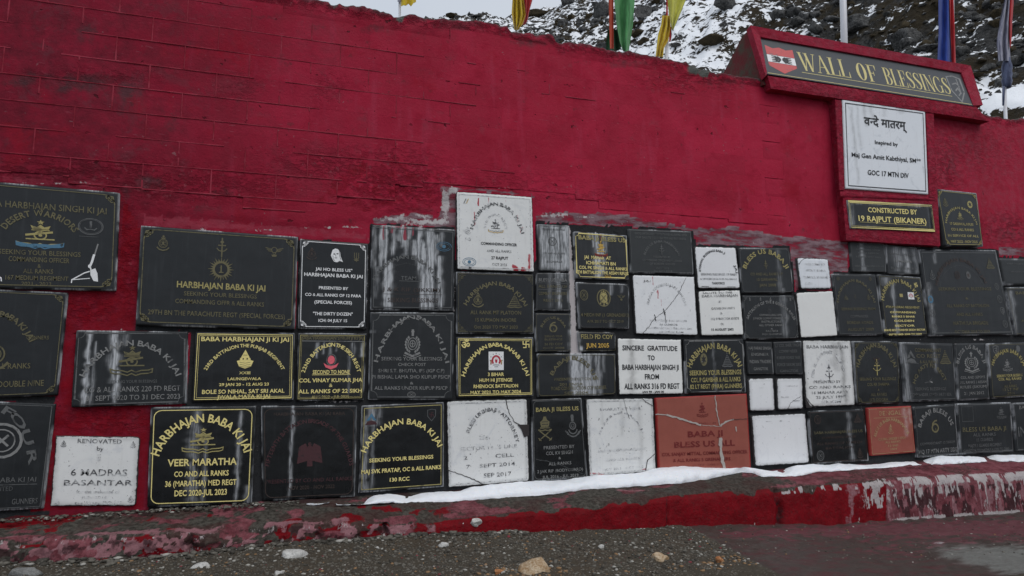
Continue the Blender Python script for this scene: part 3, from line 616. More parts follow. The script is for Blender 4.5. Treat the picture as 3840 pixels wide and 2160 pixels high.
PL = [
# --- left group
((-150,669,448,722,433,1090,-155,1079),'dusty',.045,('corner','g'),0,[('t',"BABA HARBHAJAN SINGH KI JAI",.205,.062,.80,'g',.52),('a',"DESERT WARRIORS",.497,.585,.245,.285,-62,60,.066,'g'),
  ('e','gun',.497,.49,.15,'H',1.3,'b'),('e','oval',.82,.37,.13,'d',.8),('e','oval',.16,.33,.13,'d',.8),('t',"SEEKING YOUR BLESSINGS",.655,.045,.52,'g',.50),('t',"COMMANDING OFFICER",.72,.045,.385,'g',.495),('t',"&",.78,.035,.02,'g',.495),
  ('t',"ALL RANKS",.83,.042,.19,'g',.49),('t',"167 MEDIUM REGIMENT",.895,.042,.40,'g',.485),('t',"2021 - 2023",.95,.036,.19,'g',.48),('e','rifle',.805,.79,.125,'w',.62,'s'),('e','rifle',.16,.79,.125,'w',-.62,'s')],[],
  "dark plaque with white rifle and blue ribboned badge, topmost at the left picture edge"),
((-150,1078,254,1097,215,1483,-160,1500),'dusty',.035,('corner','g'),0,[('a',J,.33,1.2,.52,.95,-40,42,.06,'k'),('e','crest',.33,.6,.17,'k'),('t',"GUNNERS",.445,.035,.22,'k',.75),('t',"CO & ALL RANKS",.71,.05,.56,'g',.42),('t',"DOUBLE NINE",.875,.055,.46,'g',.62)],[],
  "dark plaque with faint gold lettering at left picture edge, under the rifle plaque"),
((-160,1500,209,1514,160,1908,-165,1925),'dusty',.03,('line','d'),0,[('a',"FIFTY FOUR",.40,1.05,.44,.95,-50,62,.085,'d'),('e','ring',.47,.36,.17,'s'),('t',"BABA KI JAI",.72,.045,.45,'d',.66),('u',.4,.765,.9,.765,.006,'d'),('t',"PRESENTED",.80,.04,.36,'d',.45),('t',"GUNNERS",.92,.05,.3,'d',.78)],[],
  "dark plaque with arched faded letters in the bottom left corner of the wall"),
((209,1632,526,1637,511,1898,186,1900),'chipped',.03,None,1.3,[('t',"RENOVATED",.075,.06,.52,'W',.52),('t',"by",.18,.06,.08,'W',.53),('e','trident',.52,.31,.06,'V'),('t',"6 MADRAS",.52,.09,.66,'W',.54),('t',"BASANTAR",.665,.075,.80,'W',.54),('t',"for the welcome of",.79,.045,.5,'V',.54),('t',"JUN 2016",.87,.03,.3,'V',.5),
  ('t',"to Sep 2017",.95,.045,.55,'V',.55),('e','crest',.1,.12,.05,'W'),('e','crest',.92,.12,.05,'W'),('e','crest',.08,.92,.05,'V'),('e','crest',.93,.90,.05,'W')],[],
  "chipped white marble plaque reading 6 MADRAS BASANTAR, near the bottom left"),
((286,1238,704,1243,700,1515,266,1528),'dusty',.045,('notch','d'),0,[('a',J,.50,.92,.44,.72,-66,66,.085,'s'),('e','gun',.5,.42,.22,'g',1.15),('t',"SEEKING YOUR BLESSINGS",.68,.04,.42,'d',.52),('t',"CO & ALL RANKS 220 FD REGT",.78,.07,.84,'s',.52),('t',"01 SEPT 2020 TO 31 DEC 2023",.89,.065,.82,'s',.53)],[],
  "black plaque with white lime runs reading 220 FD REGT, standing proud of the red wall"),
((528,845,1117,888,1106,1238,508,1219),'dusty',.05,('corner','g'),0,[('e','crest',.14,.17,.085,'k',.9),('e','dagger',.505,.17,.10,'k',.9),('e','wings',.845,.17,.085,'k',1.1),('e','sun',.505,.40,.135,'g',.95),('t',J,.575,.062,.56,'H',.515),('t',"SEEKING YOUR BLESSINGS",.665,.042,.46,'g',.51),
  ('t',"COMMANDING OFFR & ALL RANKS",.745,.044,.56,'g',.51),('t',"29TH BN THE PARACHUTE REGT (SPECIAL FORCES)",.865,.048,.86,'g',.50)],[],
  "largest dark plaque, with a gold sun emblem, below the bare red wall at left"),
((733,1243,1106,1248,1101,1500,718,1508),'granite',.03,('double','G'),0,[('t',"BABA HARBHAJAN JI KI JAI",.105,.062,.88,'G',.50),('a',"23RD BATTALION THE PUNJAB REGIMENT",.50,.90,.43,.68,-60,60,.055,'G'),('e','punjab',.5,.40,.15,'G',.9,'B'),('t',"XXIII",.595,.038,.11,'G'),('t',"LAUNGEWALA",.68,.038,.33,'G'),
  ('t',"29 JAN 20 - 12 AUG 23",.76,.04,.49,'G'),('t',"BOLE SO NIHAL, SAT SRI AKAL",.86,.055,.81,'G'),('t',"JWALA MATA KI JAI",.935,.05,.52,'G')],[],
  "black plaque of the PUNJAB REGIMENT with double gold border and gold helmet badge"),
((1126,895,1380,913,1374,1235,1117,1233),'granite',.03,('corner','w'),0,[('e','face',.52,.17,.09,'w',.95,'B'),('e','crest',.17,.165,.075,'p'),('e','trident',.83,.17,.065,'k'),('t','JAI HO BLESS US"',.33,.033,.54,'w'),('t',J,.395,.038,.86,'w'),('t',"PRESENTED BY",.54,.032,.43,'w'),('t',"CO & ALL RANKS OF 12 PARA",.62,.032,.82,'w'),
  ('t',"(SPECIAL FORCES)",.70,.034,.55,'w'),('t','"THE DIRTY DOZEN"',.83,.034,.58,'w'),('t',"ICH: 04 JULY 15",.905,.032,.42,'w')],[],
  "black plaque lettered and framed in white with a white bearded head, reading 12 PARA"),
((1118,1248,1376,1250,1364,1500,1108,1505),'granite',.03,('double','H'),0,[('t',"BABA HARBHAJAN SINGH JI KI JAI",.075,.05,.90,'g'),('u',.06,.12,.97,.125,.009,'s'),('a',"22ND BATTALION THE SIKH REGT",.5,.90,.43,.70,-64,64,.062,'G'),('e','lotusring',.49,.40,.15,'P',.85),('t',"SECOND TO NONE",.58,.055,.54,'G'),('u',.22,.62,.78,.62,.007,'G'),
  ('t',"COL VINAY KUMAR JHA",.70,.055,.93,'G'),('t',"&",.775,.05,.05,'G'),('t',"ALL RANKS OF 22 SIKH",.86,.055,.93,'G'),('t',"AUG 2022 - JUL 2025",.945,.045,.55,'H')],[],
  "black plaque with a pink round badge reading SECOND TO NONE in gold"),
((1393,841,1709,861,1702,1165,1388,1163),'granite',.03,('line','d'),0,[('a',J,.42,.95,.42,.56,-60,62,.05,'d'),('a',"------",.42,.95,.34,.5,-60,60,.01,'d'),('e','seal',.86,.22,.09,'k'),('t',"TEAM 5",.62,.045,.24,'d',.47),('u',.33,.655,.6,.655,.006,'d'),('t',"J & K RIF (SIKKIM)",.755,.045,.68,'p',.48),('u',.15,.81,.85,.81,.004,'p'),('t',"SEEKING BLESSINGS",.88,.05,.6,'p',.5)],[],
  "black plaque thickly streaked with grey and red paint runs, reading TEAM 5"),
((1389,1170,1704,1172,1698,1500,1380,1500),'dusty',.035,('notch','d'),0,[('a',J,.5,1.0,.45,.92,-64,64,.055,'s'),('e','wreath',.5,.36,.17,'s',.75),('t',"SEEKING YOUR BLESSINGS",.535,.04,.72,'s'),('t',"CHECK POST",.60,.035,.33,'s'),('t',"SHRI S.T. BHUTIA, IPS (IGP C.P)",.67,.038,.78,'s'),('t',"PI BISHAL LAMA SHO KUPUP PS/CP",.74,.04,.92,'s'),
  ('t',"&",.81,.03,.04,'s'),('t',"ALL RANKS UNDER KUPUP PS/CP",.865,.04,.86,'s'),('e','ring',.5,.94,.035,'s',1.4)],[],
  "black plaque in grey lettering reading CHECK POST, under the streaked one"),
((1711,717,1996,738,2004,1020,1714,1010),'chipped',.05,('line','V'),.6,[('a',"HARBHAJAN BABA KI JAI",.52,.70,.34,.55,-68,70,.05,'W'),('e','flag',.13,.12,.035,'W',1.2),('e','gun',.50,.43,.10,'W',1.0,'o'),('a',"THE RAJPUT REGT",.5,.5,.13,.22,-80,80,.03,'V'),('t',"COMMANDING OFFICER",.655,.034,.47,'B',.54),('t',"AND ALL RANKS",.745,.034,.32,'W',.54),
  ('t',"27 RAJPUT",.835,.036,.22,'B',.545),('t',"OCT 2023",.92,.032,.19,'W',.54),('e','seal',.155,.90,.085,'b'),('e','crest',.14,.5,.05,'V'),('t',"NDE",.5,.04,.08,'V',.12),('t',"PG",.61,.04,.07,'V',.14)],[],
  "white marble plaque with red paint drips reading 27 RAJPUT, sticking up above its row"),
((1711,1018,2003,1027,2003,1252,1711,1252),'granite',.03,('brackets','g'),0,[('a',"HARBHAJAN BABA KI JAI",.5,.95,.44,.74,-58,58,.075,'g'),('e','deer',.27,.44,.12,'g'),('e','crest',.27,.46,.13,'g',1.0),('e','pyramid',.74,.46,.13,'k',1.0),('t',"ALL RANK MT PLATOON",.655,.06,.65,'g'),('t',"15 KUMAON INDORE",.775,.055,.52,'g'),('t',"Oct 2020 TO MAY 2023",.89,.05,.56,'g')],[],
  "black plaque reading MT PLATOON in dull gold, under the white 27 RAJPUT plaque"),
((1711,1263,2000,1265,2001,1485,1714,1492),'granite',.03,('double','G'),0,[('t',"ॐ",.135,.12,.11,'G',.115),('e','swastik',.90,.12,.065,'G',.95),('a',"HARBHAJAN BABA SAHAB KI JAI",.5,1.02,.44,.86,-66,66,.075,'G'),('e','picture',.505,.40,.155,'w',.85),('t',"3 BIHAR",.625,.055,.21,'G'),('t',"HUM HI JITENGE",.72,.055,.43,'G'),('t',"RHENOCK BATTALION",.82,.055,.58,'G'),('t',"MAY 2021 TO MAY 2024",.92,.055,.66,'G')],[],
  "black plaque with a square picture and gold symbols in both corners, reading 3 BIHAR"),
((565,1527,960,1522,944,1889,551,1903),'granite',.04,('round','G'),0,[('a',J,.5,.66,.43,.50,-72,70,.095,'G'),('e','gun',.5,.36,.14,'H',1.4,'H'),('t',"VEER MARATHA",.565,.068,.66,'G',.505),('t',"CO AND ALL RANKS",.68,.052,.52,'G'),('t',"36 (MARATHA) MED REGT",.775,.054,.68,'G'),('t',"DEC 2020-JUL 2023",.87,.056,.50,'G',.5)],[],
  "glossy black plaque with bold gold letters reading VEER MARATHA, bottom row"),
((978,1522,1340,1519,1331,1863,983,1880),'granite',.03,('round','p'),0,[('t',J+" BABA",.09,.035,.74,'p'),('a',"FIFTEENTH BATTALION BRIGADE OF THE GUARDS",.5,.85,.45,.66,-72,74,.05,'q'),('e','eagle',.5,.52,.15,'q',1.0),('t',"PRESENTED BY CO AND ALL RANKS",.80,.04,.92,'q',.5),('t',"NOV 2020 - NOV 2022",.875,.04,.5,'p',.52)],[],
  "nearly unreadable black plaque with a faint maroon eagle, bottom row"),
((1356,1521,1665,1507,1664,1826,1344,1849),'granite',.03,('line','H'),0,[('e','triangle',.12,.16,.075,'b',1.0,'q'),('e','shield',.845,.15,.07,'d',.9,'q'),('a',J,.5,.72,.46,.48,-70,68,.075,'G'),('t',"SEEKING YOUR BLESSINGS",.64,.042,.76,'G',.49),('t',"MAJ SVK PRATAP, OC & ALL RANKS",.765,.045,.94,'G',.495),('t',"130 RCC",.875,.042,.23,'G',.47)],[],
  "black plaque with a red shield in its corner, reading 130 RCC in gold"),
((1674,1503,1978,1494,1986,1805,1680,1830),'chipped',.03,('line','V'),1.3,[('a',"BLESS US BABA JI + ATTORNEY",.53,.80,.34,.66,-52,66,.05,'W'),('t',"254",.445,.045,.11,'V',.44),('t',"SECTOR 14 . 5 LINE",.565,.042,.70,'V',.5),('t',"2           CELL",.67,.042,.62,'W',.5),('t',"7    SEPT 2014",.775,.042,.6,'W',.52),('t',"SEP 2017",.89,.048,.34,'W',.6)],
  [('d',2.6,[(1897,1500),(1908,1545),(1930,1582),(1976,1610)]),('d',3,[(1678,1762),(1727,1779),(1770,1795),(1824,1822)]),('c',0,[(1940,1592),(1984,1592),(1984,1632),(1966,1640),(1955,1610)])],
  "cracked white marble plaque reading SEP 2017, just above the start of the snow"),
((1993,1498,2181,1492,2204,1792,1998,1806),'granite',.03,('round','d'),0,[('t',"BABA JI BLESS US",.13,.05,.84,'H',.5),('e','swords',.245,.36,.155,'g',.95,'B'),('e','bugle',.78,.36,.155,'d',.9),('t',"PRESENTED BY",.60,.04,.58,'s',.5),('t',"COL KV SINGH",.67,.042,.5,'s',.5),('t',"&",.735,.03,.05,'s'),('t',"ALL RANKS",.80,.038,.42,'s'),('t',"2 JAK RIF (BODYGUARD)",.885,.036,.84,'s'),('t',"JUL 2016 - JUL 2019",.955,.034,.66,'s')],
  [('l',1.2,[(2010,1723),(2070,1733),(2120,1750),(2185,1776)])],
  "narrow black plaque with crossed swords badge, reading BABA JI BLESS US, behind the snow"),
((2196,1495,2450,1492,2462,1768,2210,1790),'chipped',.03,('line','V'),1.2,[('t',"BHARAT KE VEER",.14,.035,.6,'V'),('a',"BLESS US BABA JI",.5,.75,.36,.55,-60,60,.03,'V'),('t',"8",.60,.03,.02,'W',.30),('t',"INF BN GRENADIERS",.68,.03,.7,'V'),('t',"AND ALL RANKS",.8,.03,.5,'V'),('t',"NOV 2011 - OCT 2013",.92,.03,.6,'V')],
  [('d',2.2,[(2406,1494),(2424,1508),(2450,1525)]),('d',3,[(2458,1699),(2430,1726),(2421,1765)]),('d',1.2,[(2338,1494),(2347,1530),(2362,1570)])],
  "worn white marble plaque with lettering nearly gone, left of the big red plaque"),
((2458,1492,2801,1476,2817,1757,2472,1768),'red',.035,None,.3,[('e','gun',.49,.20,.11,'R',.8,'R'),('t',"PRESENTED BY",.375,.02,.28,'r',.5),('t',"BABA JI",.515,.075,.38,'R',.51),('t',"BLESS US ALL",.65,.075,.66,'R',.50),('t',"COL SANJAY MITTAL, COMMANDING OFFICER",.775,.042,.93,'R',.5),('t',"& ALL RANKS 5 GRENADIERS",.86,.04,.62,'R',.46),('t',"JUN 2007",.93,.02,.3,'r')],
  [('g',5,[(2459,1553),(2500,1556)]),('g',7,[(2500,1556),(2560,1572),(2629,1594)]),('g',2,[(2629,1594),(2700,1599)]),('g',6,[(2700,1597),(2722,1582),(2752,1572)]),('d',2.2,[(2745,1573),(2805,1571)]),('g',4,[(2681,1484),(2688,1540),(2700,1597)]),('g',11,[(2702,1640),(2703,1690),(2710,1730),(2717,1756)]),('g',5,[(2761,1599),(2762,1618)])],
  "large brick red plaque with grey cracks reading BABA JI BLESS US ALL"),
((2014,840,2135,846,2138,1016,2022,1016),'grey',.03,('line','d'),0,[('t',"SEEKING BLESSINGS",.1,.04,.7,'d'),('e','ring',.45,.36,.1,'d'),('t',"CO AND ALL RANKS",.62,.04,.7,'d'),('t',"SIGNALS",.8,.04,.5,'d')],[],
  "narrow grey streaked plaque just right of the white 27 RAJPUT plaque"),
((2011,1022,2135,1024,2137,1165,2008,1165),'dusty',.03,('line','d'),0,[('t',"BLESS US BABA",.19,.085,.85,'s'),('u',.05,.27,.95,.28,.01,'d'),('t',"ALL RANKS OF",.36,.08,.86,'k'),('u',.05,.44,.95,.45,.01,'d'),('t',"COMBAT ENGINEERS",.55,.08,.84,'k'),('t',"REGT 2011",.73,.07,.55,'k')],[],
  "small dark plaque of ruled text lines, second down beside the long white mortar smear"),
((2005,1173,2140,1175,2142,1318,2010,1321),'dusty',.03,('round','k'),0,[('a',"BLESS US BABA",.5,.62,.36,.47,-60,60,.07,'k'),('e','six',.5,.37,.14,'g',.95),('t',"SEEKING YOUR",.60,.05,.5,'k'),('t',"BLESSINGS",.68,.05,.5,'k'),('t',"26 FD COY",.80,.06,.52,'k'),('t',"OCT 2008",.90,.05,.6,'k')],[],
  "small black plaque with a gold curled figure six, beside the mortar smear"),
((2152,867,2351,883,2359,1049,2158,1043),'dusty',.035,('notch','G'),0,[('t',"BABA JI BLESS US",.12,.09,.88,'H',.52),('e','gun',.49,.36,.20,'o',.75,'R'),('t',"JAI  MAHAR  AT",.54,.07,.5,'G',.42),('t',"ICHHAMATI BN",.66,.07,.55,'G',.48),('t',"COL PK SINGH & ALL RANKS",.765,.065,.9,'G',.52),('t',"6TH BATTALION THE ASSAM RIFLES",.865,.065,.98,'G',.5),('t',"2018",.95,.05,.12,'o',.6)],[],
  "small black plaque with bright yellow gold lettering and notched frame, upper middle"),
((2160,1057,2360,1065,2360,1233,2172,1233),'granite',.03,('round','d'),0,[('e','ring',.13,.28,.12,'k',.8),('e','eagle',.5,.33,.20,'H',.5),('e','ring',.5,.33,.2,'g',.85),('e','wings',.84,.30,.10,'k'),('t',"4 MECH INF (1 GRENADIERS)",.70,.07,.94,'g',.52),('t',"APR 2017 TO OCT 2019",.84,.06,.72,'k',.52)],[],
  "black plaque with a yellow star badge reading MECH INF, under the bright gold lettered one"),
((2166,1243,2308,1246,2310,1316,2172,1318),'granite',.025,('round','k'),0,[('t',"FIELD FD COY",.25,.22,.85,'H'),('t',"JUN 2005",.70,.22,.62,'o',.5)],[],
  "low black plaque reading JUN 2005 in orange gold, left of the white SINCERE GRATITUDE plaque"),
((2014,1325,2308,1326,2311,1481,2016,1490),'dusty',.03,('round','k'),0,[('a',"BABAJI BLESS US",.44,1.15,.32,1.0,-52,60,.11,'k'),('t',"PRESENTED BY LT COL KVS",.60,.06,.56,'g',.49),('t',"201 ENGR",.72,.06,.3,'g',.42),('t',"ROAD CONSTRUCTION COY BORDER",.81,.08,.70,'g',.52),('t',"SEP 2004",.92,.06,.3,'g',.48)],[],
  "wide dark plaque crossed by white lime runs, above the crossed swords plaque"),
((2357,857,2592,867,2602,1029,2365,1024),'grey',.03,('line','d'),0,[('t',"HEADQUARTERS SIKKIM SCOUTS AND ALL RANKS OFFER",.1,.05,.85,'d'),('t',"OUR SALUTE TO BABA FOR HIS BLESSINGS",.19,.05,.8,'d'),('a',"BLESS US BABA HARBHAJAN",.5,.75,.28,.46,-70,70,.06,'d'),('e','dagger',.5,.45,.12,'d'),('t',"PRESENTED BY",.62,.045,.27,'d'),('t',"COMMANDING OFFICER AND ALL RANKS",.70,.045,.62,'d'),('t',"OF BORDER SCOUTS",.78,.045,.4,'d'),('t',"OCT 2015",.88,.04,.2,'d'),('t',"TO JAN 2018",.94,.04,.3,'d')],[],
  "matt grey green plaque with faint small lettering, above the cracked white marble plaque"),
((2372,1030,2604,1037,2617,1258,2385,1252),'marble',.035,None,.5,[('a',"BABA HARBHAJAN SINGH",.52,.62,.30,.45,-75,75,.05,'V'),('t',"COL N P SINGH & ALL OFFICERS",.76,.03,.60,'V',.53),('t',"16 GUARDS",.83,.03,.28,'W',.53),('t',"LACHEN SECTOR 7 FEBRUARY 2004",.89,.03,.72,'V',.55),('t',"JAI SHREE RAM",.95,.03,.4,'V',.56),('t',"JAI",.10,.03,.12,'W',.22)],
  [('d',1.6,[(2574,1040),(2545,1100),(2520,1135),(2492,1167),(2457,1193),(2440,1215),(2408,1254)]),('d',3.5,[(2488,1158),(2494,1180)]),('d',2,[(2494,1170),(2498,1210)]),('d',2.5,[(2455,1180),(2460,1203)])],
  "square white marble plaque split by a diagonal crack"),
((2603,923,2760,927,2777,1083,2618,1082),'marble',.035,None,.6,[('a',"ETERNAL BLESSINGS BABA JI",.5,.62,.40,.50,-88,30,.06,'B'),('a',"JAI",.5,.62,.42,.5,70,92,.06,'B'),('t',"SEEKING BLESSINGS OF BABA",.66,.05,.85,'W',.52),('t',"& OFFICERS JCOs AND ALL RANKS",.77,.04,.86,'W'),('t',"TASKFORCE",.87,.05,.3,'B',.48),('u',.08,.95,.25,.95,.01,'B'),('u',.68,.955,.88,.955,.01,'B')],[],
  "small white marble plaque with lettering curving up its left side"),
((2618,1091,2776,1087,2790,1256,2630,1259),'warm',.035,None,.5,[('t',"SALUTE TO THE",.05,.045,.7,'W',.45),('t',"BABA HARBHAJAN",.12,.055,.85,'W'),('t',"BY",.25,.05,.08,'V'),('t',"GARRISON UNITS",.40,.05,.55,'W',.55),('t',"&",.51,.05,.05,'W'),('t',"HQ SUBSECTOR 65 BDE",.63,.05,.66,'W',.58),('t',"ON",.75,.05,.07,'W'),('t',"15 AUGUST 2002",.87,.05,.52,'B')],[],
  "small creamy white plaque reading 15 AUGUST, under the small plaque with curved lettering"),
((2315,1268,2554,1273,2563,1477,2322,1480),'warm',.035,None,.5,[('t',"SINCERE  GRATITUDE",.17,.085,.86,'B'),('t',"TO",.345,.085,.11,'B',.51),('t',"BABA HARBHAJAN SINGH JI",.515,.09,.88,'B'),('t',"FROM",.685,.09,.22,'B',.51),('t',"ALL RANKS 316 FD REGT",.855,.095,.86,'B',.51),('t',"JAN 98 - JAN 00",.955,.035,.34,'B',.52)],[],
  "white plaque with big black letters reading SINCERE GRATITUDE"),
((2564,1272,2789,1269,2798,1472,2572,1478),'granite',.03,('notch','s'),0,[('a',J,.49,.70,.41,.52,-72,72,.12,'H'),('e','blob',.31,.38,.13,'g',.65,'B'),('e','pyramid',.70,.40,.14,'d',.85),('t',"SEEKING YOUR BLESSINGS",.62,.085,.86,'H'),('t',"COL P GAMBHIR & ALL RANKS",.75,.08,.82,'H'),('t',"82 LT REGT (PARA) GUNNERS",.87,.075,.86,'H')],[],
  "black plaque with thick arched gold letters, directly right of SINCERE GRATITUDE"),
((2768,929,2959,929,2978,1099,2782,1101),'dusty',.03,('round','d'),0,[('a',"BLESS US BABA JI",.5,.66,.41,.53,-70,70,.115,'H'),('e','dagger',.50,.37,.10,'g',.9),('t',"CO AND ALL RANKS OF",.58,.06,.62,'g'),('t',"10 GARHWAL",.70,.06,.40,'g'),('t',"JAN 2008",.82,.06,.32,'g')],[],
  "small black plaque reading BLESS US BABA JI, under the dark rubble band"),
((2784,1107,2980,1107,2999,1272,2792,1274),'granite',.03,('thincorner','d'),0,[('e','crest',.13,.09,.04,'s'),('e','crest',.33,.09,.04,'s'),('e','crest',.52,.09,.04,'s'),('e','crest',.76,.09,.04,'s'),('e','crest',.90,.09,.04,'s'),('a',"BATTALION OF THE 8 GORKHA RIFLES",.5,.80,.46,.61,-66,68,.075,'s'),('e','ring',.48,.36,.05,'d'),('t',"COMMANDING OFFR",.45,.045,.42,'s'),('t',"JUNIOR COMMISSIONED OFFRS",.525,.045,.66,'s'),('t',"INSTRUCTORS",.60,.045,.36,'s'),('t',"ALL OTHER RANKS",.68,.045,.46,'s'),('t',"&",.76,.03,.04,'s'),('t',"KALI MATA",.81,.04,.22,'s'),('t',"KI JAI GANGTOK",.88,.035,.36,'s')],[],
  "small black plaque with silver arch, between creamy white and blank white plaques"),
((2987,965,3106,970,3120,1083,3003,1084),'veined',.04,None,.6,[('t',"WELCOME TO",.20,.07,.62,'V',.55),('t',"HOLY BABA",.40,.07,.62,'V',.55),('t',"TEMPLE SHRINE",.62,.07,.8,'V',.52),('t',"COY",.83,.07,.25,'V',.28)],[('d',1.4,[(2987,985),(2997,990),(3008,975),(3020,966),(3060,968)])],
  "smallest bluish white plaque surrounded by pinkish render"),
((2985,1097,3124,1090,3142,1260,3004,1267),'warm',.035,None,.7,[],[],
  "blank white plaque directly below the smallest bluish white one"),
((2797,1280,2895,1282,2902,1403,2806,1405),'dusty',.03,('line','d'),0,[('t',"MAJ PARAS SINGH",.20,.09,.86,'s'),('t',"ENGINEER",.39,.085,.66,'s'),('t',"INDIAN TRADERS",.61,.10,.84,'s'),('t',"GANGTOK",.83,.085,.56,'s')],[],
  "small black plaque of four grey lines, left one of two side by side"),
((2900,1282,3005,1278,3012,1404,2907,1405),'dusty',.03,('line','d'),0,[('t',"LT COL SHER SINGH",.12,.09,.88,'d'),('t',"COMMANDER",.30,.085,.66,'d'),('t',"BORDER ROADS TASK",.49,.085,.84,'d'),('t',"FORCE SIKKIM 2003",.70,.09,.84,'d'),('t',"GANGTOK",.89,.08,.66,'d')],[],
  "small black plaque of five dim lines, right one of two side by side"),
((2806,1419,2902,1416,2908,1541,2811,1543),'marble',.035,None,.9,[('t',"NOV 98",.3,.03,.2,'V')],[],
  "small blank white plaque, left of the pair under the small black ones"),
((2912,1418,3009,1416,3014,1534,2917,1538),'marble',.035,None,.9,[('t',"BABA JI",.25,.04,.4,'V',.6),('t',"BLESS",.6,.04,.3,'V',.3)],[('d',1.3,[(2953,1534),(2965,1512),(2978,1500),(3003,1486)]),('d',1.5,[(2974,1503),(3000,1503)])],
  "small white plaque with a corner crack, right of the pair under the small black ones"),
((3009,1275,3191,1277,3208,1520,3024,1527),'chipped',.035,None,1.0,[('t',"BABA HARBHAJAN",.1,.05,.85,'W'),('a',"BLESS US",.5,.8,.35,.6,-70,60,.05,'V'),('e','dagger',.5,.5,.14,'W'),('t',"PRESENTED BY",.63,.04,.55,'W',.45),('t',"CO AND RANKS",.71,.04,.85,'W',.5),('t',"16 MAHAR ARTY",.79,.04,.75,'W',.5),('t',"25 JULY 1999",.86,.04,.6,'W'),('t',"SIKKIM",.93,.04,.4,'V')],
  [('d',3.2,[(3018,1482),(3030,1500),(3042,1517),(3060,1528)]),('c',0,[(3019,1488),(3038,1520),(3046,1529),(3024,1529)])],
  "tall white plaque with a brown stain running down it"),
((2817,1557,3021,1549,3037,1737,2832,1750),'marble',.035,None,1.1,[('t',"- :",.13,.03,.3,'W',.4)],[],
  "largest blank white plaque, bottom row right of the brick red plaque"),
((3030,1541,3241,1533,3258,1728,3046,1741),'granite',.03,('line','p'),0,[('e','ring',.15,.17,.09,'p',.9),('e','pyramid',.86,.17,.1,'p'),('t',"BABA HARBHAJAN BLESS US",.42,.05,.86,'k'),('t',"COMMANDING OFFICER",.52,.04,.6,'p'),('t',"ALL RANKS OF 17 MECH",.63,.045,.8,'p'),('t',"BATTALION",.72,.04,.5,'p'),('e','ring',.15,.85,.1,'d',.9),('e','crest',.85,.85,.1,'p')],[],
  "very dark plaque with faint round seals, directly left of the small orange red plaque"),
((3253,1529,3417,1522,3434,1697,3267,1710),'red',.035,('line','y'),0,[('t',"BENGAL",.13,.09,.50,'y',.5),('u',.1,.225,.9,.225,.008,'y'),('a',"BLESS US BABA HARBHAJAN JI",.49,.78,.38,.48,-70,68,.075,'y'),('e','crest',.48,.48,.11,'y'),('t',"COLONEL SANDEEP & SEPOY",.67,.05,.62,'y',.49),('t',"ALL RANKS",.74,.045,.34,'y'),('t',"12 INF",.82,.045,.22,'y'),('t',"2009",.89,.04,.16,'y')],[],
  "small orange red plaque with pale gold lettering"),
((3199,1279,3369,1279,3377,1513,3213,1517),'granite',.03,('thincorner','k'),0,[('a',J,.48,.66,.43,.56,-66,66,.08,'g'),('e','wings',.49,.30,.08,'p'),('e','dagger',.49,.42,.13,'H',1.1),('t',"SEEKING YOUR BLESSINGS",.605,.045,.82,'g'),('t',"COL RK SHARMA",.69,.045,.50,'g'),('t',"&",.775,.03,.04,'k'),('t',"ALL RANKS",.85,.045,.36,'k'),('t',"(17) DOGRA",.93,.045,.42,'k')],[],
  "black plaque with gold arch and upright gold badge, right of the brown stained white one"),
((3377,1283,3575,1287,3587,1503,3395,1507),'dusty',.03,('line','d'),0,[('t',"COMMANDANT",.13,.06,.5,'k',.50),('t',"CO REGT",.23,.06,.46,'k',.50),('t',"& ALL RANKS",.33,.05,.35,'k',.5),('e','pyramid',.82,.25,.13,'k'),('e','triangle',.17,.24,.12,'d',1,'d'),('u',.05,.35,.3,.36,.006,'d'),('a',"HQ ARTY FD REGT",.5,.92,.32,.50,-66,60,.07,'k'),('e','rifle',.48,.66,.03,'s',2.2),('t',"SEEKING BLESSINGS",.79,.05,.6,'d'),('t',"COMMANDER 17 MTN ARTY BDE",.885,.05,.80,'d')],[],
  "black plaque with a pyramid badge at upper right and an arch in its middle"),
((3579,1287,3696,1285,3712,1497,3595,1503),'dusty',.03,('line','d'),0,[('a',"BLESS US BABA JI",.48,.50,.42,.40,-72,72,.075,'s'),('e','wreath',.49,.34,.19,'s',1.25),('t',"COL AND SEPOYS",.605,.045,.78,'s'),('t',"ALL RANKS 3 ASSAM",.69,.045,.84,'s'),('t',"RIFLES (SIKKIM)",.77,.045,.86,'s'),('t',"21 JAN 2012",.88,.05,.64,'s')],[],
  "narrow black plaque with silver wreath badge, second from the right edge in its row"),
((3704,1287,3860,1282,3875,1486,3719,1496),'granite',.03,('line','g'),0,[('e','shield',.17,.13,.08,'s'),('e','blob',.70,.12,.07,'d'),('a',"HARBHAJAN BABA KI JAI",.44,.50,.36,.32,-74,80,.08,'H'),('e','gun',.42,.42,.12,'s'),('t',"SEEKING YOUR BLESSING",.60,.045,.62,'H',.46),('t',"COL ALL RANKS",.66,.045,.55,'H',.46),('t',"&",.73,.03,.03,'g',.46),('t',"ALL RANKS",.79,.045,.3,'g',.46),('t',"13 LT INF",.85,.045,.38,'g',.46),('t',"2014",.92,.045,.18,'g',.46)],[],
  "black plaque with two corner badges and gold arch at the right picture edge, fourth row"),
((3426,1525,3581,1514,3596,1705,3440,1717),'dusty',.03,('line','d'),0,[('a',"BABAJI BLESS US",.49,.56,.38,.42,-72,72,.10,'s'),('e','six',.47,.42,.13,'g',.9),('t',"COMMANDANT 13 SIKKIM",.74,.05,.84,'d'),('t',"HQ 17 MTN ARTY BDE",.89,.08,.92,'s')],[],
  "dark plaque with gold knot badge under an arch, right of the orange red one"),
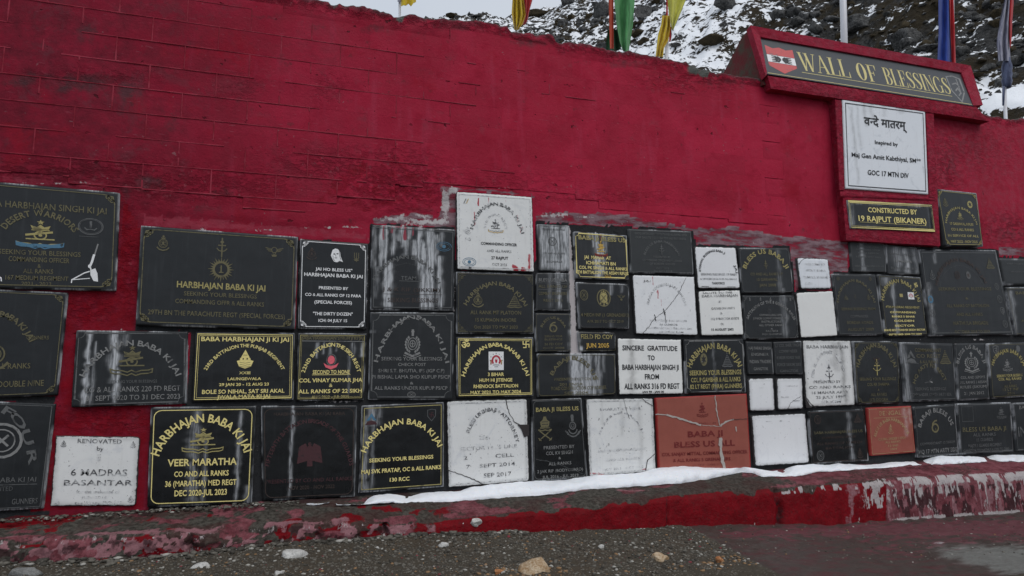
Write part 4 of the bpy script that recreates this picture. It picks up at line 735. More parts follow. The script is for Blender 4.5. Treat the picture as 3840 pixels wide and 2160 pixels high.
((3587,1513,3791,1508,3802,1694,3602,1705),'dusty',.03,('line','d'),0,[('e','bar',.17,.20,.001,'d'),('u',.07,.07,.28,.07,.006,'d'),('u',.07,.36,.28,.36,.006,'d'),('u',.075,.07,.075,.36,.006,'d'),('u',.28,.07,.28,.36,.006,'d'),('e','gun',.80,.22,.13,'d'),('t',"BLESS US BABA JI",.52,.085,.80,'g',.47),('t',"ALL RANKS",.63,.06,.42,'d',.46),('t',"15 GUARDS",.73,.06,.3,'d',.46),('t',"MAJOR 1 GUARDS REGIMENT",.84,.06,.62,'d',.46),('t',"GANGTOK TO NATHULA 1998 TO 2000",.93,.05,.85,'d',.48)],[],
  "dark plaque with an empty outlined square in its upper left corner, bottom row"),
((3797,1511,4010,1502,4020,1684,3813,1692),'dusty',.03,('line','d'),0,[('t',"BABA HARBHAJAN",.10,.07,.7,'s',.45),('t',"BLESS",.25,.06,.4,'s',.45),('t',"INDIAN",.6,.2,.5,'d',.3)],[],
  "dark plaque cut by the right picture edge in the bottom row"),
((3186,906,3317,914,3325,1021,3196,1020),'grey',.03,('line','d'),0,[('t',"BABA HARBHAJAN",.14,.06,.6,'d'),('t',"COMMANDING OFFICER",.25,.05,.7,'d'),('t',"AND ALL RANKS OF",.36,.05,.6,'d'),('t',"17 MTN DIV SIGS",.49,.05,.7,'d'),('t',"SEEKING BLESSINGS AT",.80,.05,.85,'d')],[],
  "small grey plaque with one white run, directly under the left end of the red pilaster"),
((3322,916,3439,929,3450,1031,3330,1029),'dusty',.03,('line','d'),0,[('t',"WE SALUTE YOU",.30,.06,.8,'d'),('t',"18 MAHAR",.54,.08,.55,'s'),('t',"BLESS US BABA",.78,.07,.8,'d')],[],
  "small dark plaque with mottled white smears, under the right end of the red pilaster"),
((3120,1026,3284,1028,3314,1257,3145,1260),'dusty',.03,('line','d'),0,[('e','ring',.12,.08,.03,'k'),('e','ring',.85,.08,.03,'k'),('a',J,.47,.55,.40,.42,-80,80,.05,'k'),('e','pyramid',.25,.38,.045,'k'),('e','dagger',.46,.37,.04,'k'),('e','crest',.76,.38,.045,'k'),('t',"SEEKING BLESSINGS FROM",.57,.04,.76,'k'),('t',"COMMANDER",.69,.04,.4,'d'),('t',"BORDER ROADS",.79,.045,.58,'k'),('t',"AUGUST 2009",.90,.045,.58,'k')],[],
  "dark plaque with a thin brown arch over three tiny badges, below the small grey plaque"),
((3290,1028,3452,1040,3480,1258,3322,1262),'granite',.035,('line','g'),0,[('e','crest',.10,.14,.06,'d'),('e','swastik',.86,.14,.04,'G',.9),('a',"HARBHAJAN BABA KI JAI",.46,.50,.40,.38,-80,80,.075,'H'),('e','bar',.48,.33,.027,'H',1.3),('e','picture',.71,.33,.06,'w',1.1),('t',"4TH MADRAS REGIMENT",.525,.035,.80,'H',.48),('t',"COMMANDING",.61,.03,.6,'G',.47),('t',"RANKS 5 BIHAR",.68,.03,.54,'G',.47),('t',"GOLDEN",.75,.03,.47,'G',.47),('t',"SECTOR",.83,.03,.47,'G',.47),('t',"BRAVE REGT FOREVER SIKKIM SECTOR",.90,.03,.97,'G',.46),('t',"SEPTEMBER 2008 TO 2009",.97,.025,.78,'G',.46)],[],
  "black plaque with bright gold lines and a small white square badge at its arch"),
((3446,935,3734,938,3801,1256,3488,1261),'dusty',.035,('line','d'),0,[('a',J,.47,.52,.31,.38,-76,72,.05,'p'),('a',"----------",.47,.52,.28,.33,-76,72,.01,'d'),('e','ring',.43,.30,.05,'p',.8),('e','blob',.57,.30,.05,'d',.8,'p'),('e','crest',.12,.3,.06,'d'),('e','pyramid',.88,.16,.07,'k'),('t',"SEEKING YOUR BLESSINGS",.46,.035,.66,'k',.5),('t',"&",.57,.025,.04,'k'),('t',"ALL RANKS OF BATTALION",.655,.035,.52,'k'),('t',"AND ALL RANKS",.755,.035,.32,'k'),('t',"NATHULA BRIGADE",.855,.04,.42,'k'),('t',"OCTOBER 2018 TO 2019",.955,.035,.42,'k'),
  ('e','ring',.055,.42,.04,'d',.9),('e','blob',.06,.58,.05,'b',.9,'d'),('e','ring',.06,.74,.045,'d',.9),('e','ring',.06,.90,.045,'d',.9),('e','ring',.91,.43,.04,'d',.9),('e','ring',.915,.58,.045,'d',.9),('e','shield',.92,.72,.04,'s',.9),('e','ring',.92,.87,.045,'d',.9)],[],
  "large dark plaque edged with columns of small badges, upper right"),
((3747,968,3905,972,3925,1068,3767,1070),'grey',.03,None,0,[('t',"BABA HARBHAJAN SINGH",.2,.05,.7,'d'),('t',"SEEKING BLESSINGS",.5,.05,.6,'d')],[],
  "plain grey plaque at the right picture edge, upper one beside the badge edged plaque"),
((3771,1077,3930,1076,3950,1256,3811,1258),'dusty',.03,('line','k'),0,[('t',"BABA JI BLESS",.12,.06,.8,'g',.6),('e','blob',.55,.42,.15,'H',.6,'g'),('t',"ALL RANKS",.7,.05,.6,'k')],[],
  "dark plaque with a gold badge cut by the right picture edge, third row"),
((3510,708,3663,724,3688,925,3546,923),'dusty',.085,('corner','H'),0,[('e','crest',.17,.23,.08,'g'),('e','blob',.78,.23,.075,'H',.9,'B'),('a',J,.5,.66,.38,.33,-80,80,.05,'H'),('e','gun',.49,.46,.085,'H',.9,'g'),('t',"17 GARHWAL RIFLES",.60,.045,.60,'H',.5),('t',"CO & ALL RANKS",.70,.045,.58,'H',.5),('t',"IN SERVICE OF ALL",.81,.04,.80,'H',.5),('t',"MAY 2022 - NOV 2025",.915,.045,.70,'H',.5)],[],
  "thick gold lettered plaque standing alone against red paint right of the pilaster"),
]
PANELS = [
((3177,750,3495,767,3508,870,3190,856),'granite',.012,('double','G'),0,[('t',"CONSTRUCTED BY",.31,.17,.58,'G',.51),('t',"19 RAJPUT (BIKANER)",.63,.19,.80,'G',.5),('u',.11,.76,.90,.79,.008,'G')],[],
  "black and gold plaque reading CONSTRUCTED BY, set in the red pilaster"),
((3160,374,3469,416,3481,729,3172,707),'veined',.012,('line','B'),0,[('t',"वनदे मातरम",.215,.0,.52,'B',.50),('t',"Inspired by",.445,.042,.28,'B',.5),('t',"Maj Gen Amit Kabthiyal, SM**",.615,.050,.84,'B',.5),('t',"GOC 17 MTN DIV",.80,.055,.50,'B',.51)],[],
  "large veined white marble plaque with Hindi writing, set in the red pilaster"),
]
# ------------------------------------------------------------------ the masonry wall
Y_FACE = -.012
ZB = -.62 + 1.35 - 1.35
topz = poly_at([(-900,-330),(0,-205),(600,-105),(900,-40),(1205,2),(1232,10),(1246,20),(1262,21),(1275,14),(1340,20),(1400,32),(1465,47),(1478,62),(1492,66),(1506,64),(1512,56),(1560,57),(1640,67),(1740,74),(1800,74),(1860,86),(1905,99),(1915,115),(1960,121),(2070,130),(2090,155),(2170,162),(2260,176),(2280,190),(2360,192),(2420,205),(2480,216),(2570,230),(2600,250),(2640,262),(2700,272),(2800,288),(2900,300),(3100,345),(3300,375),(3500,400),(3620,412),(3700,428),(3760,436),(3790,447),(3840,440),(4400,530)], Y_FACE)
XL = P(-900, 900, 0)[0]; XR = P(4400, 900, 0)[0]
LEDGE_BACK = float(np.mean([P(a, b, 0)[2] for a, b in [(0,1925),(560,1908),(1345,1868),(2000,1815),(3040,1752),(3840,1700)]]))

PAINT_Z = [   # outlines on the wall in photo pixels: dark mortar bed of the plaques
 [(1112,893),(1390,912),(1391,836),(1709,856),(1711,1008),(2005,1018),(2012,832),(2150,840),(2355,850),(2600,866),(2612,918),(2770,922),(2962,925),(2984,1090),(3122,1092),(3118,1022),(3186,1022),(3180,905),(3440,922),(3740,934),(3748,962),(4400,985),(4400,1730),(3600,1750),(2000,1850),(1345,1885),(960,1910),(560,1915),(561,1524),(706,1517),(712,1238),(1110,1238)],
 [(505,1212),(1112,1232),(1112,1250),(505,1240)], [(-700,1085),(235,1098),(215,1130),(-700,1110)], [(-700,1484),(215,1484),(205,1512),(-700,1512)], [(150,1500),(190,1640),(190,1935),(-700,1960),(-700,1900),(150,1910)]]
PAINT_G = [  # pale crumbly render
 [(2008,800),(2140,792),(2330,800),(2440,830),(2600,852),(2600,868),(2355,852),(2150,845),(2010,835)], [(2590,855),(2760,850),(2960,892),(2962,930),(2770,926),(2600,922)], [(2958,885),(3180,905),(3182,1020),(3124,1030),(3128,1088),(2984,1095),(2962,1000)],
 [(1395,815),(1540,800),(1640,810),(1712,700),(1690,725),(1712,870),(1560,850),(1395,842)], [(1650,705),(1712,700),(1712,868),(1660,850)], [(3740,920),(3840,930),(4400,960),(4400,975),(3745,960)], [(1700,700),(1990,722),(2008,745),(1990,738),(1702,715)]]
def in_poly(poly, x, y):
    r = np.zeros(x.shape, bool); n = len(poly)
    for i in range(n):
        x0, y0 = poly[i]; x1, y1 = poly[(i + 1) % n]
        if y0 == y1: continue
        c = ((y0 > y) != (y1 > y)) & (x < (x1 - x0) * (y - y0) / (y1 - y0) + x0); r ^= c
    return r
def wall_paint(px, py, dtop):
    z = np.zeros(px.shape + (3,)); wv = np.zeros(px.shape + (3,))
    for p in PAINT_Z: z[..., 0] = np.maximum(z[..., 0], in_poly(p, px, py) * 1.0)
    for p in PAINT_G: z[..., 1] = np.maximum(z[..., 1], in_poly(p, px, py) * .62)
    z[..., 2] = (1 - sstep(.0, .035, dtop)) * .62
    for x, y, r in ((1500, 75, 20), (1256, 24, 12), (2600, 262, 34), (2640, 275, 26), (2850, 300, 16)): z[..., 2] = np.maximum(z[..., 2], np.exp(-((px - x) / r) ** 2 - ((py - y) / (r * .7)) ** 2) * .9)
    wv[..., 0] = streaks(STREAK_W, px, py) * 1.0
    for x, y, a, b, s in ((1600,832,110,12,.8),(1480,820,80,9,.75),(1550,806,90,6,.6),(1670,760,18,60,.8),(1700,715,20,18,.8),(1250,853,130,4,.6),(800,862,280,4,.55),(200,688,260,4,.5),(2080,806,70,10,.7),(2200,812,60,7,.6),(2620,856,60,6,.5),(2780,912,90,4,.5),(3080,1030,60,6,.5),(1670,790,22,60,.5),(1850,706,150,4,.5),(2300,838,120,10,.35),(2450,825,60,8,.35),(1240,1236,140,4,.4),(1240,1505,130,5,.55),(3380,1272,110,4,.55),(3640,1272,140,5,.6),(2700,1262,120,3,.4),(2330,1490,60,4,.2),(3290,1522,60,3,.5),(3060,345,60,5,.4),(230,1500,40,6,.45),(200,1488,90,5,.45),(3440,925,90,8,.35),(1700,1150,5,300,.35),(1710,1100,4,60,.4),(3230,1525,6,90,.4),(1982,1700,5,90,.35),(470,1232,30,5,.3),(1120,1000,6,120,.3),(1385,1000,5,130,.35)):
        wv[..., 0] = np.maximum(wv[..., 0], s * np.exp(-np.abs((px - x) / a) ** 4 - ((py - y) / b) ** 2))
    # fresh deep red between the plaques at lower left
    wv[..., 1] = (in_poly([(455,720),(528,850),(505,1235),(700,1240),(705,1530),(560,1530),(545,1915),(100,1915),(215,1500),(255,1090),(440,1090)], px, py) * .55
                  + in_poly([(1330,560),(1700,640),(1690,700),(1600,800),(1400,800),(1180,760)], px, py) * .42)
    wv[..., 2] = np.maximum(in_poly([(0,655),(470,700),(440,720),(0,685)], px, py) * .5, in_poly([(530,800),(1120,850),(1380,870),(1380,905),(1110,885),(530,845)], px, py) * .55)
    co = np.zeros(px.shape + (3,)); co[..., 0] = np.clip(.20 + .80 * (1 - sstep(150, 1500, px)) - .20 * sstep(1500, 2100, px), 0, 1)  # wall shade put into the colour: red darkens towards the left end
    for x, y, a, b, s in ((330,125,70,50,.6),(300,310,170,45,.75),(480,345,60,55,.8),(90,300,120,40,.6),(640,455,60,60,.55),(560,690,110,40,.7),(400,680,60,25,.5),(900,365,30,40,.6),(690,180,40,40,.5),(1060,225,60,50,.45),(1180,100,60,25,.5),(840,720,90,25,.6),(1250,690,60,30,.5),(1330,640,40,40,.5),(1590,790,60,25,.5),(1400,110,90,30,.55),(1350,40,60,20,.5),(1000,60,120,20,.5),(1700,100,160,25,.55),(2000,160,160,25,.55),(2350,240,160,25,.5),(2700,310,160,25,.5),(3200,860,30,60,.4),(3620,560,160,120,.42),(3560,620,40,80,.5),(3780,880,80,40,.5),(760,780,60,30,.5),(470,730,30,60,.5)):
        co[..., 1] = np.maximum(co[..., 1], s * np.exp(-((px - x) / a) ** 2 - ((py - y) / b) ** 2))
    co[..., 1] = np.maximum(co[..., 1], .60 * (1 - sstep(.02, .10, dtop)))
    co[..., 2] = 1 - sstep(.05, .17, dtop)
    for x, y, a, b, s in ((250,640,420,40,.8),(700,700,420,60,.7),(1250,620,260,60,.7),(1500,700,220,90,.9),(1480,600,160,60,.6),(480,1000,40,200,.8),(330,1160,120,60,.8),(400,1580,170,60,.8),(1900,700,260,60,.4),(3550,620,60,160,.9),(3780,860,110,60,1),(3650,560,200,120,.5),(2250,740,420,30,.4),(2620,300,200,40,.8),(900,330,90,60,.4),(1230,330,60,60,.5),(330,290,260,30,.6)):
        co[..., 2] = np.maximum(co[..., 2], s * np.exp(-((px - x) / a) ** 2 - ((py - y) / b) ** 2))
    wall_paint.coat = co  # channel 0 is the painted shade, the others grime and crumbling
    wv[..., 2] = np.maximum(wv[..., 2], in_poly([(3500,430),(4400,560),(4400,960),(3700,930),(3670,720),(3510,700)], px, py) * .44)
    return z, wv

wall = empty("red_masonry_wall", (0, 0, LEDGE_BACK), label="long red painted block wall with a ragged top, carrying all the memorial plaques", cat="wall")
NU, NV = 620, 150
hb = .2165; lb = .518
z_ref = P(142, 383, -.02)[2]; x_ref = P(142, 383, -.02)[0]
lowz = poly_at([(-900,560),(0,640),(560,735),(1120,800),(1400,770),(1700,690),(2000,715),(2100,770),(2600,810),(4400,1100)], -.02)
PIL_L = P(3085, 600, -.02)[0]
CELLS = []
for row in range(-12, 12):
    z0 = z_ref + row * hb
    for cidx in range(-8, 22):
        x0 = x_ref + cidx * lb + (lb / 2 if row % 2 else 0); x1 = x0 + lb
        if x1 > PIL_L - .35 or x0 < XL + .1: continue
        zt = min(topz(x) for x in np.linspace(x0, x1, 9)) - .10; zl = max(lowz(x) for x in np.linspace(x0, x1, 5))
        a, b = max(z0 + .0003, zl), min(z0 + hb - .0003, zt)
        if b - a < .07: continue
        CELLS.append((x0, x1, a, b))
xs = np.linspace(XL, XR, NU + 1); tz = topz(xs)
tz = tz + (fbm(xs * 9, 1, 4) - .5) * .035 + (vnoise(xs * 34, 5, 1) - .5) * .016
vv = np.linspace(0, 1, NV + 1) ** 1.0
X, V = np.meshgrid(xs, vv, indexing='ij'); Z = (LEDGE_BACK - .25) + (tz[:, None] - LEDGE_BACK + .25) * V
px, py = proj(np.stack([X, np.full_like(X, Y_FACE), Z], -1)); dtop = tz[:, None] - Z
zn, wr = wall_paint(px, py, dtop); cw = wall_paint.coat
rough = .25 + 3.4 * (1 - sstep(0, .20, dtop)) + 1.1 * (zn[..., 1] > 0) + 1.3 * (wr[..., 1] > 0) + .9 * (wr[..., 2] > 0) * (px < 3000)
rough += 1.2 * np.exp(-((py - (640 + .05 * px)) / 60.0) ** 2) * (px < 1500)
Y = Y_FACE - .012 * (fbm(X * 2.1, 3, Z * 2.1) - .5) - rough * .020 * (fbm(X * 13, 1, Z * 13, 4) - .5) + .02 * (1 - sstep(0, .03, dtop)) ** 2
inb = np.zeros(X.shape, bool)
for x0, x1, a_, b_ in CELLS: inb |= (X > x0 - .005) & (X < x1 + .005) & (Z > a_ - .004) & (Z < b_ + .004)
lowside = (np.vectorize(lambda q: q)(px) < 3085)
Y = np.where(inb, np.maximum(Y, -.013), Y - .0085 * (Z > lowz(xs)[:, None] - .12) * lowside)
# bedding recess round the plaques, so each slab throws its own small shade
Y = Y + .006 * (zn[..., 0] > .5)
vF = np.stack([X, Y, Z], -1).reshape(-1, 3); fF = grid_faces(NU, NV)
# top and back
nT = len(vF); top = []; thick = .34
for k, (dy, dz) in enumerate(((.05, .006), (.12, .012), (.2, .008), (.28, .0), (thick, -.03), (thick, -3.0))):
    zz = tz + dz + (fbm(xs * 11, 7 + k, 2) - .5) * .05 * (k < 5) if k < 5 else np.full_like(tz, LEDGE_BACK - .4)
    top.append(np.stack([xs, np.full_like(xs, dy), zz], -1))
vT = np.concatenate(top); ntop = len(top)
edge = np.arange(NU + 1) * (NV + 1) + NV
rows = [edge] + [nT + k * (NU + 1) + np.arange(NU + 1) for k in range(ntop)]
fT = np.concatenate([np.stack([rows[k][:-1], rows[k][1:], rows[k + 1][1:], rows[k + 1][:-1]], -1) for k in range(ntop)])
zT = np.zeros((len(vT), 3)); zT[:, 2] = 1.0
mesh_obj("wall_render", np.concatenate([vF, vT]), np.concatenate([fF, fT]), WALL, wall, True, attrs={"zone": np.concatenate([zn.reshape(-1, 3), zT]), "wear": np.concatenate([wr.reshape(-1, 3), zT * 0]), "coat": np.concatenate([cw.reshape(-1, 3), zT * 0])})  # coat: painted shade, grime patches, crumbling

# painted concrete blocks of the upper wall, each its own stone, and raised pointing between them
point = MB(); nb = 0
if True:
    for x0, x1, a, b in CELLS:
        qx, qy = proj(np.array([(x0 + x1) / 2, -.02, (a + b) / 2]))
        nx_, nz_ = 6, 3; gx = np.linspace(x0 + .0003, x1 - .0003, nx_ + 1); gz = np.linspace(a, b, nz_ + 1)
        GX, GZ = np.meshgrid(gx, gz, indexing='ij'); fade = float(1 - sstep(1100, 2300, qx))
        GY = -.0215 - .009 * (fbm(GX * 3, 8, GZ * 3) - .5) - random.uniform(-.0005, .0005) * fade
        ed = ((GX == gx[0]) | (GX == gx[-1]) | (GZ == gz[0]) | (GZ == gz[-1])); GY = GY + ed * .0004 * (.3 + fade)
        v = np.stack([GX, GY, GZ], -1).reshape(-1, 3); f = [tuple(q) for q in grid_faces(nx_, nz_)]
        ring = [i * (nz_ + 1) for i in range(nx_ + 1)] + [nx_ * (nz_ + 1) + j for j in range(1, nz_ + 1)] + [i * (nz_ + 1) + nz_ for i in range(nx_ - 1, -1, -1)] + [j for j in range(nz_ - 1, 0, -1)]
        n0 = len(v); bk = v[ring].copy(); bk[:, 1] = 0.012; v = np.concatenate([v, bk]); m = len(ring)
        f += [(ring[i], ring[(i + 1) % m], n0 + (i + 1) % m, n0 + i)[::-1] for i in range(m)]
        c0 = np.array([(x0 + x1) / 2, 0, a])
        qpx, qpy = proj(v); _, bw = wall_paint(qpx, qpy, np.ones(len(v)))
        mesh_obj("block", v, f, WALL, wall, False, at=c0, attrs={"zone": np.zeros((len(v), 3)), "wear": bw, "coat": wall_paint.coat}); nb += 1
        # pointing: bed joint below and head joint at left, broken here and there
        def rib(p0, p1, w_, seg, horizontal):
            n = seg; prev = None
            for i in range(n + 1):
                t = i / n; x = p0[0] + (p1[0] - p0[0]) * t; z = p0[1] + (p1[1] - p0[1]) * t
                k = vnoise(x * 5.1, z * 5.1, 2.2); pr = .0232 + .0042 * k; ww = w_ * (.55 + .75 * vnoise(x * 17, z * 17, 9))
                if horizontal: ringp = [(x, -.016, z - ww), (x, -pr, z - ww * .45), (x, -pr, z + ww * .45), (x, -.016, z + ww)]
                else: ringp = [(x + ww, -.016, z), (x + ww * .45, -pr, z), (x - ww * .45, -pr, z), (x - ww, -.016, z)]
                if prev is not None and vnoise(x * 2.3 + 3 + z * 3.1, z * 8.7, 4.4) > .33 + .5 * (1 - fade):
                    point.add(prev + ringp, [(j, j + 1, 5 + j, 4 + j) for j in range(3)])
                prev = ringp
        rib((x0, a - .006), (x1, a - .006), .0085, 12, True)
        if b - a > .1: rib((x0, a), (x0, b), .008, 6, False)
mp = NG("raised_pointing", .7, .15); _n = mp.noise(5, 5, rough=.7); _n2 = mp.noise(28, 4)
mp.col(mp.mix(mp.ss(_n, .38, .66), (.200, .011, .024), mp.mix(_n2, (.33, .018, .042), (.30, .055, .078))))
mp.bump(_n2, .4, .006)
point.build("pointing", mp.m, wall, True)

# pilaster, capping strips under the name board
def q4(pts, Y): return [tuple(P(a, b, Y)) for a, b in pts]
def slab_px(name, pts, Yf, Yb, mat, parent, zone=None, wear=None, jit=.004, n=(24, 16), at=None):
    "rendered masonry body whose front outline is given, on the wall, corner by corner"
    c = np.array(q4(pts, Yf)); nu, nv = n
    U, V_ = np.meshgrid(np.linspace(0, 1, nu + 1), np.linspace(0, 1, nv + 1), indexing='ij')
    B = (c[3] * (1 - U)[..., None] + c[2] * U[..., None]) * (1 - V_)[..., None] + (c[0] * (1 - U)[..., None] + c[1] * U[..., None]) * V_[..., None]
    B[..., 1] -= (fbm(B[..., 0] * 9, 2, B[..., 2] * 9) - .5) * jit * 2
    ed = (U == 0) | (U == 1) | (V_ == 0) | (V_ == 1); B[..., 1] += ed * .006
    B[..., 0] += ed * (fbm(B[..., 2] * 14, 3, B[..., 0]) - .5) * jit; B[..., 2] += ed * (fbm(B[..., 0] * 14, 5, B[..., 2]) - .5) * jit
    v = B.reshape(-1, 3); f = [tuple(q) for q in grid_faces(nu, nv)]
    ring = [i * (nv + 1) for i in range(nu + 1)] + [nu * (nv + 1) + j for j in range(1, nv + 1)] + [i * (nv + 1) + nv for i in range(nu - 1, -1, -1)] + [j for j in range(nv - 1, 0, -1)]
    n0 = len(v); bk = v[ring].copy(); bk[:, 1] = Yb; v = np.concatenate([v, bk]); m = len(ring)
    f += [(ring[i], ring[(i + 1) % m], n0 + (i + 1) % m, n0 + i)[::-1] for i in range(m)]
    return mesh_obj(name, v, f, mat, parent, False, at=at, attrs={"coat": np.zeros((len(v), 3)) + [.35, .22, .55], "zone": np.zeros((len(v), 3)), "wear": np.zeros((len(v), 3)) + [0, 0, .40]})
YP = -.11
slab_px("pilaster", [(3128,366),(3500,418),(3528,922),(3176,900)], YP, .01, WALL, wall, n=(20, 28))
slab_px("capping_strip", [(2880,283),(3662,399),(3712,454),(2893,331)], -.135, .01, WALL, wall, n=(60, 4))
# raised border strips that frame the marble panel in the pilaster
def strip(pts, Yf=-.125): slab_px("pilaster_moulding", pts, Yf, YP + .004, WALL, wall, n=(12, 4), jit=.003)
strip([(3133,372),(3156,375),(3168,712),(3150,712)]); strip([(3474,420),(3503,424),(3510,742),(3487,738)]); strip([(3152,716),(3509,743),(3510,752),(3153,736)], -.122)

# ------------------------------------------------------------------ name board: leaning red concrete frame with a dark stone panel
YB_, YT_ = -.14, .035
class Board:
    "maps board coordinates (u right, v down) on the leaning face"
    def __init__(s, tl, tr, br, bl, yt, yb): s.c = [np.array(P(*tl, yt)), np.array(P(*tr, yt)), np.array(P(*br, yb)), np.array(P(*bl, yb))]
    def at(s, u, v, out=0):
        a, b, c, d = s.c; p = (a * (1 - u) + b * u) * (1 - v) + (d * (1 - u) + c * u) * v
        n = np.cross(b - a, d - a); n /= np.linalg.norm(n); n = n if n[1] < 0 else -n
        return p + n * out
outer = Board((2814, 95), (3640, 246), (3686, 393), (2872, 285), YT_, YB_)
inner = Board((2851, 138), (3606, 272), (3650, 396), (2877, 276), YT_ + .006, YB_)
base_c = (outer.at(.5, 1) + [0, .25, 0])
board = empty("name_board", base_c, label="leaning red concrete name board reading WALL OF BLESSINGS on top of the wall", cat="sign")
fr = MB()
for (u0, v0, U0, V0), (u1, v1, U1, V1) in (((0, 0, 0, 0), (1, 0, 1, 0)), ((1, 0, 1, 0), (1, 1, 1, 1)), ((0, 1, 0, 1), (0, 0, 0, 0))):
    a = [outer.at(u0, v0), outer.at(u1, v1)]; b = [inner.at(U0, V0), inner.at(U1, V1)]
    n = outer.at(.5, .5, 1) - outer.at(.5, .5); lift = n * .0
    k = 8
    for i in range(k):
        t0, t1 = i / k, (i + 1) / k
        o0, o1 = a[0] * (1 - t0) + a[1] * t0, a[0] * (1 - t1) + a[1] * t1; i0, i1 = b[0] * (1 - t0) + b[1] * t0, b[0] * (1 - t1) + b[1] * t1
        fr.hexa([o0, o1, i1, i0], [o0 - n * .08, o1 - n * .08, i1 - n * .08, i0 - n * .08])
fo = fr.build("frame", WALL, board, at=base_c)
def set_attr(o, name, val):
    a = o.data.attributes.new(name, 'FLOAT_COLOR', 'POINT'); a.data.foreach_set("color", np.tile(np.array([*val, 1], np.float32), (len(o.data.vertices), 1)).ravel())
set_attr(fo, "wear", (0, 0, .46)); set_attr(fo, "coat", (.1, 0, .35))
# wedge of concrete behind the board
bk = MB(); n = outer.at(.5, .5, 1) - outer.at(.5, .5)
f4 = [outer.at(.004, .02) - n * .075, outer.at(.996, .02) - n * .075, outer.at(.996, 1) - n * .075, outer.at(.004, 1) - n * .075]
zb = f4[3][2] - .05
def drop(p, y, z): return np.array([p[0], y, z])
b4 = [f4[0] + [0, .10, -.01], f4[1] + [0, .10, -.01], drop(f4[2], 1.15, f4[2][2] - .12), drop(f4[3], 1.15, f4[3][2] - .12)]
N = 10; LV = []
side_v = []; 
def lerp(a, b, t): return a * (1 - t) + b * t
for s_ in range(N + 1):
    t = s_ / N; L4 = [lerp(f4[0], f4[1], t), lerp(f4[3], f4[2], t), lerp(b4[3], b4[2], t), lerp(b4[0], b4[1], t)]
    # rounded shoulder on the back slope
    mid = lerp(L4[3], L4[2], .45) + [0, .03, .05]
    LV.append([L4[0], L4[1] - [0, 0, .05], L4[2], mid, L4[3]])
vv_ = [p for r_ in LV for p in r_]; ff = []
for s_ in range(N):
    for k in range(5): ff.append((s_ * 5 + k, s_ * 5 + (k + 1) % 5, (s_ + 1) * 5 + (k + 1) % 5, (s_ + 1) * 5 + k))
ff += [(0, 1, 2, 3, 4)[::-1], tuple(N * 5 + k for k in range(5))]
bm_ = bmesh.new(); vs_ = [bm_.verts.new(p) for p in vv_]; [bm_.faces.new([vs_[i] for i in f]) for f in ff]; bmesh.ops.recalc_face_normals(bm_, faces=bm_.faces[:])
bmesh.ops.triangulate(bm_, faces=bm_.faces[:]); bmesh.ops.subdivide_edges(bm_, edges=bm_.edges[:], cuts=2, use_grid_fill=True)
for v in bm_.verts:
    d = (float(fbm(v.co.x * 9, v.co.y * 9, v.co.z * 9)) - .5) * .02; v.co += Vector((0, d, d * .5))
me_ = bpy.data.meshes.new("backing"); bm_.to_mesh(me_); bm_.free()
bmat = NG("dark_stained_red_render", .8, .3); _a = bmat.noise(5, 6, rough=.7); bmat.col(bmat.mix(bmat.ss(_a, .38, .62), (.13, .014, .018), (.07, .055, .04))); bmat.bump(bmat.noise(30, 4), .5, .01)
me_.materials.append(bmat.m); bo = bpy.data.objects.new("backing", me_); COL.objects.link(bo); bo.parent = board; bo.location = tuple(-np.array(base_c))
# panel
pm = MB(); pm.hexa([inner.at(-.004, -.02, -.022), inner.at(1.004, -.02, -.022), inner.at(1.004, 1, -.004), inner.at(-.004, 1, -.004)], [inner.at(-.004, -.02, -.05), inner.at(1.004, -.02, -.05), inner.at(1.004, 1, -.05), inner.at(-.004, 1, -.05)])
PANM = mat_granite("grey_sheen_granite", (.026, .029, .033), (.042, .046, .052), .34, .05)
po = pm.build("panel", PANM, board, at=base_c)
WB = np.linalg.norm(inner.c[1] - inner.c[0]); HB = np.linalg.norm(inner.c[3] - inner.c[0])
def board_art(name, fn, lift):
    A = Art(WB, HB); fn(A); v = [inner.at(a / WB, b / HB, -.022 + .018 * (b / HB) + lift) for a, b in A.v]
    cols = sorted(set(A.c)); return mesh_obj(name, v, A.f, [INK[c] for c in cols], board, mi=[cols.index(c) for c in A.c], at=base_c)
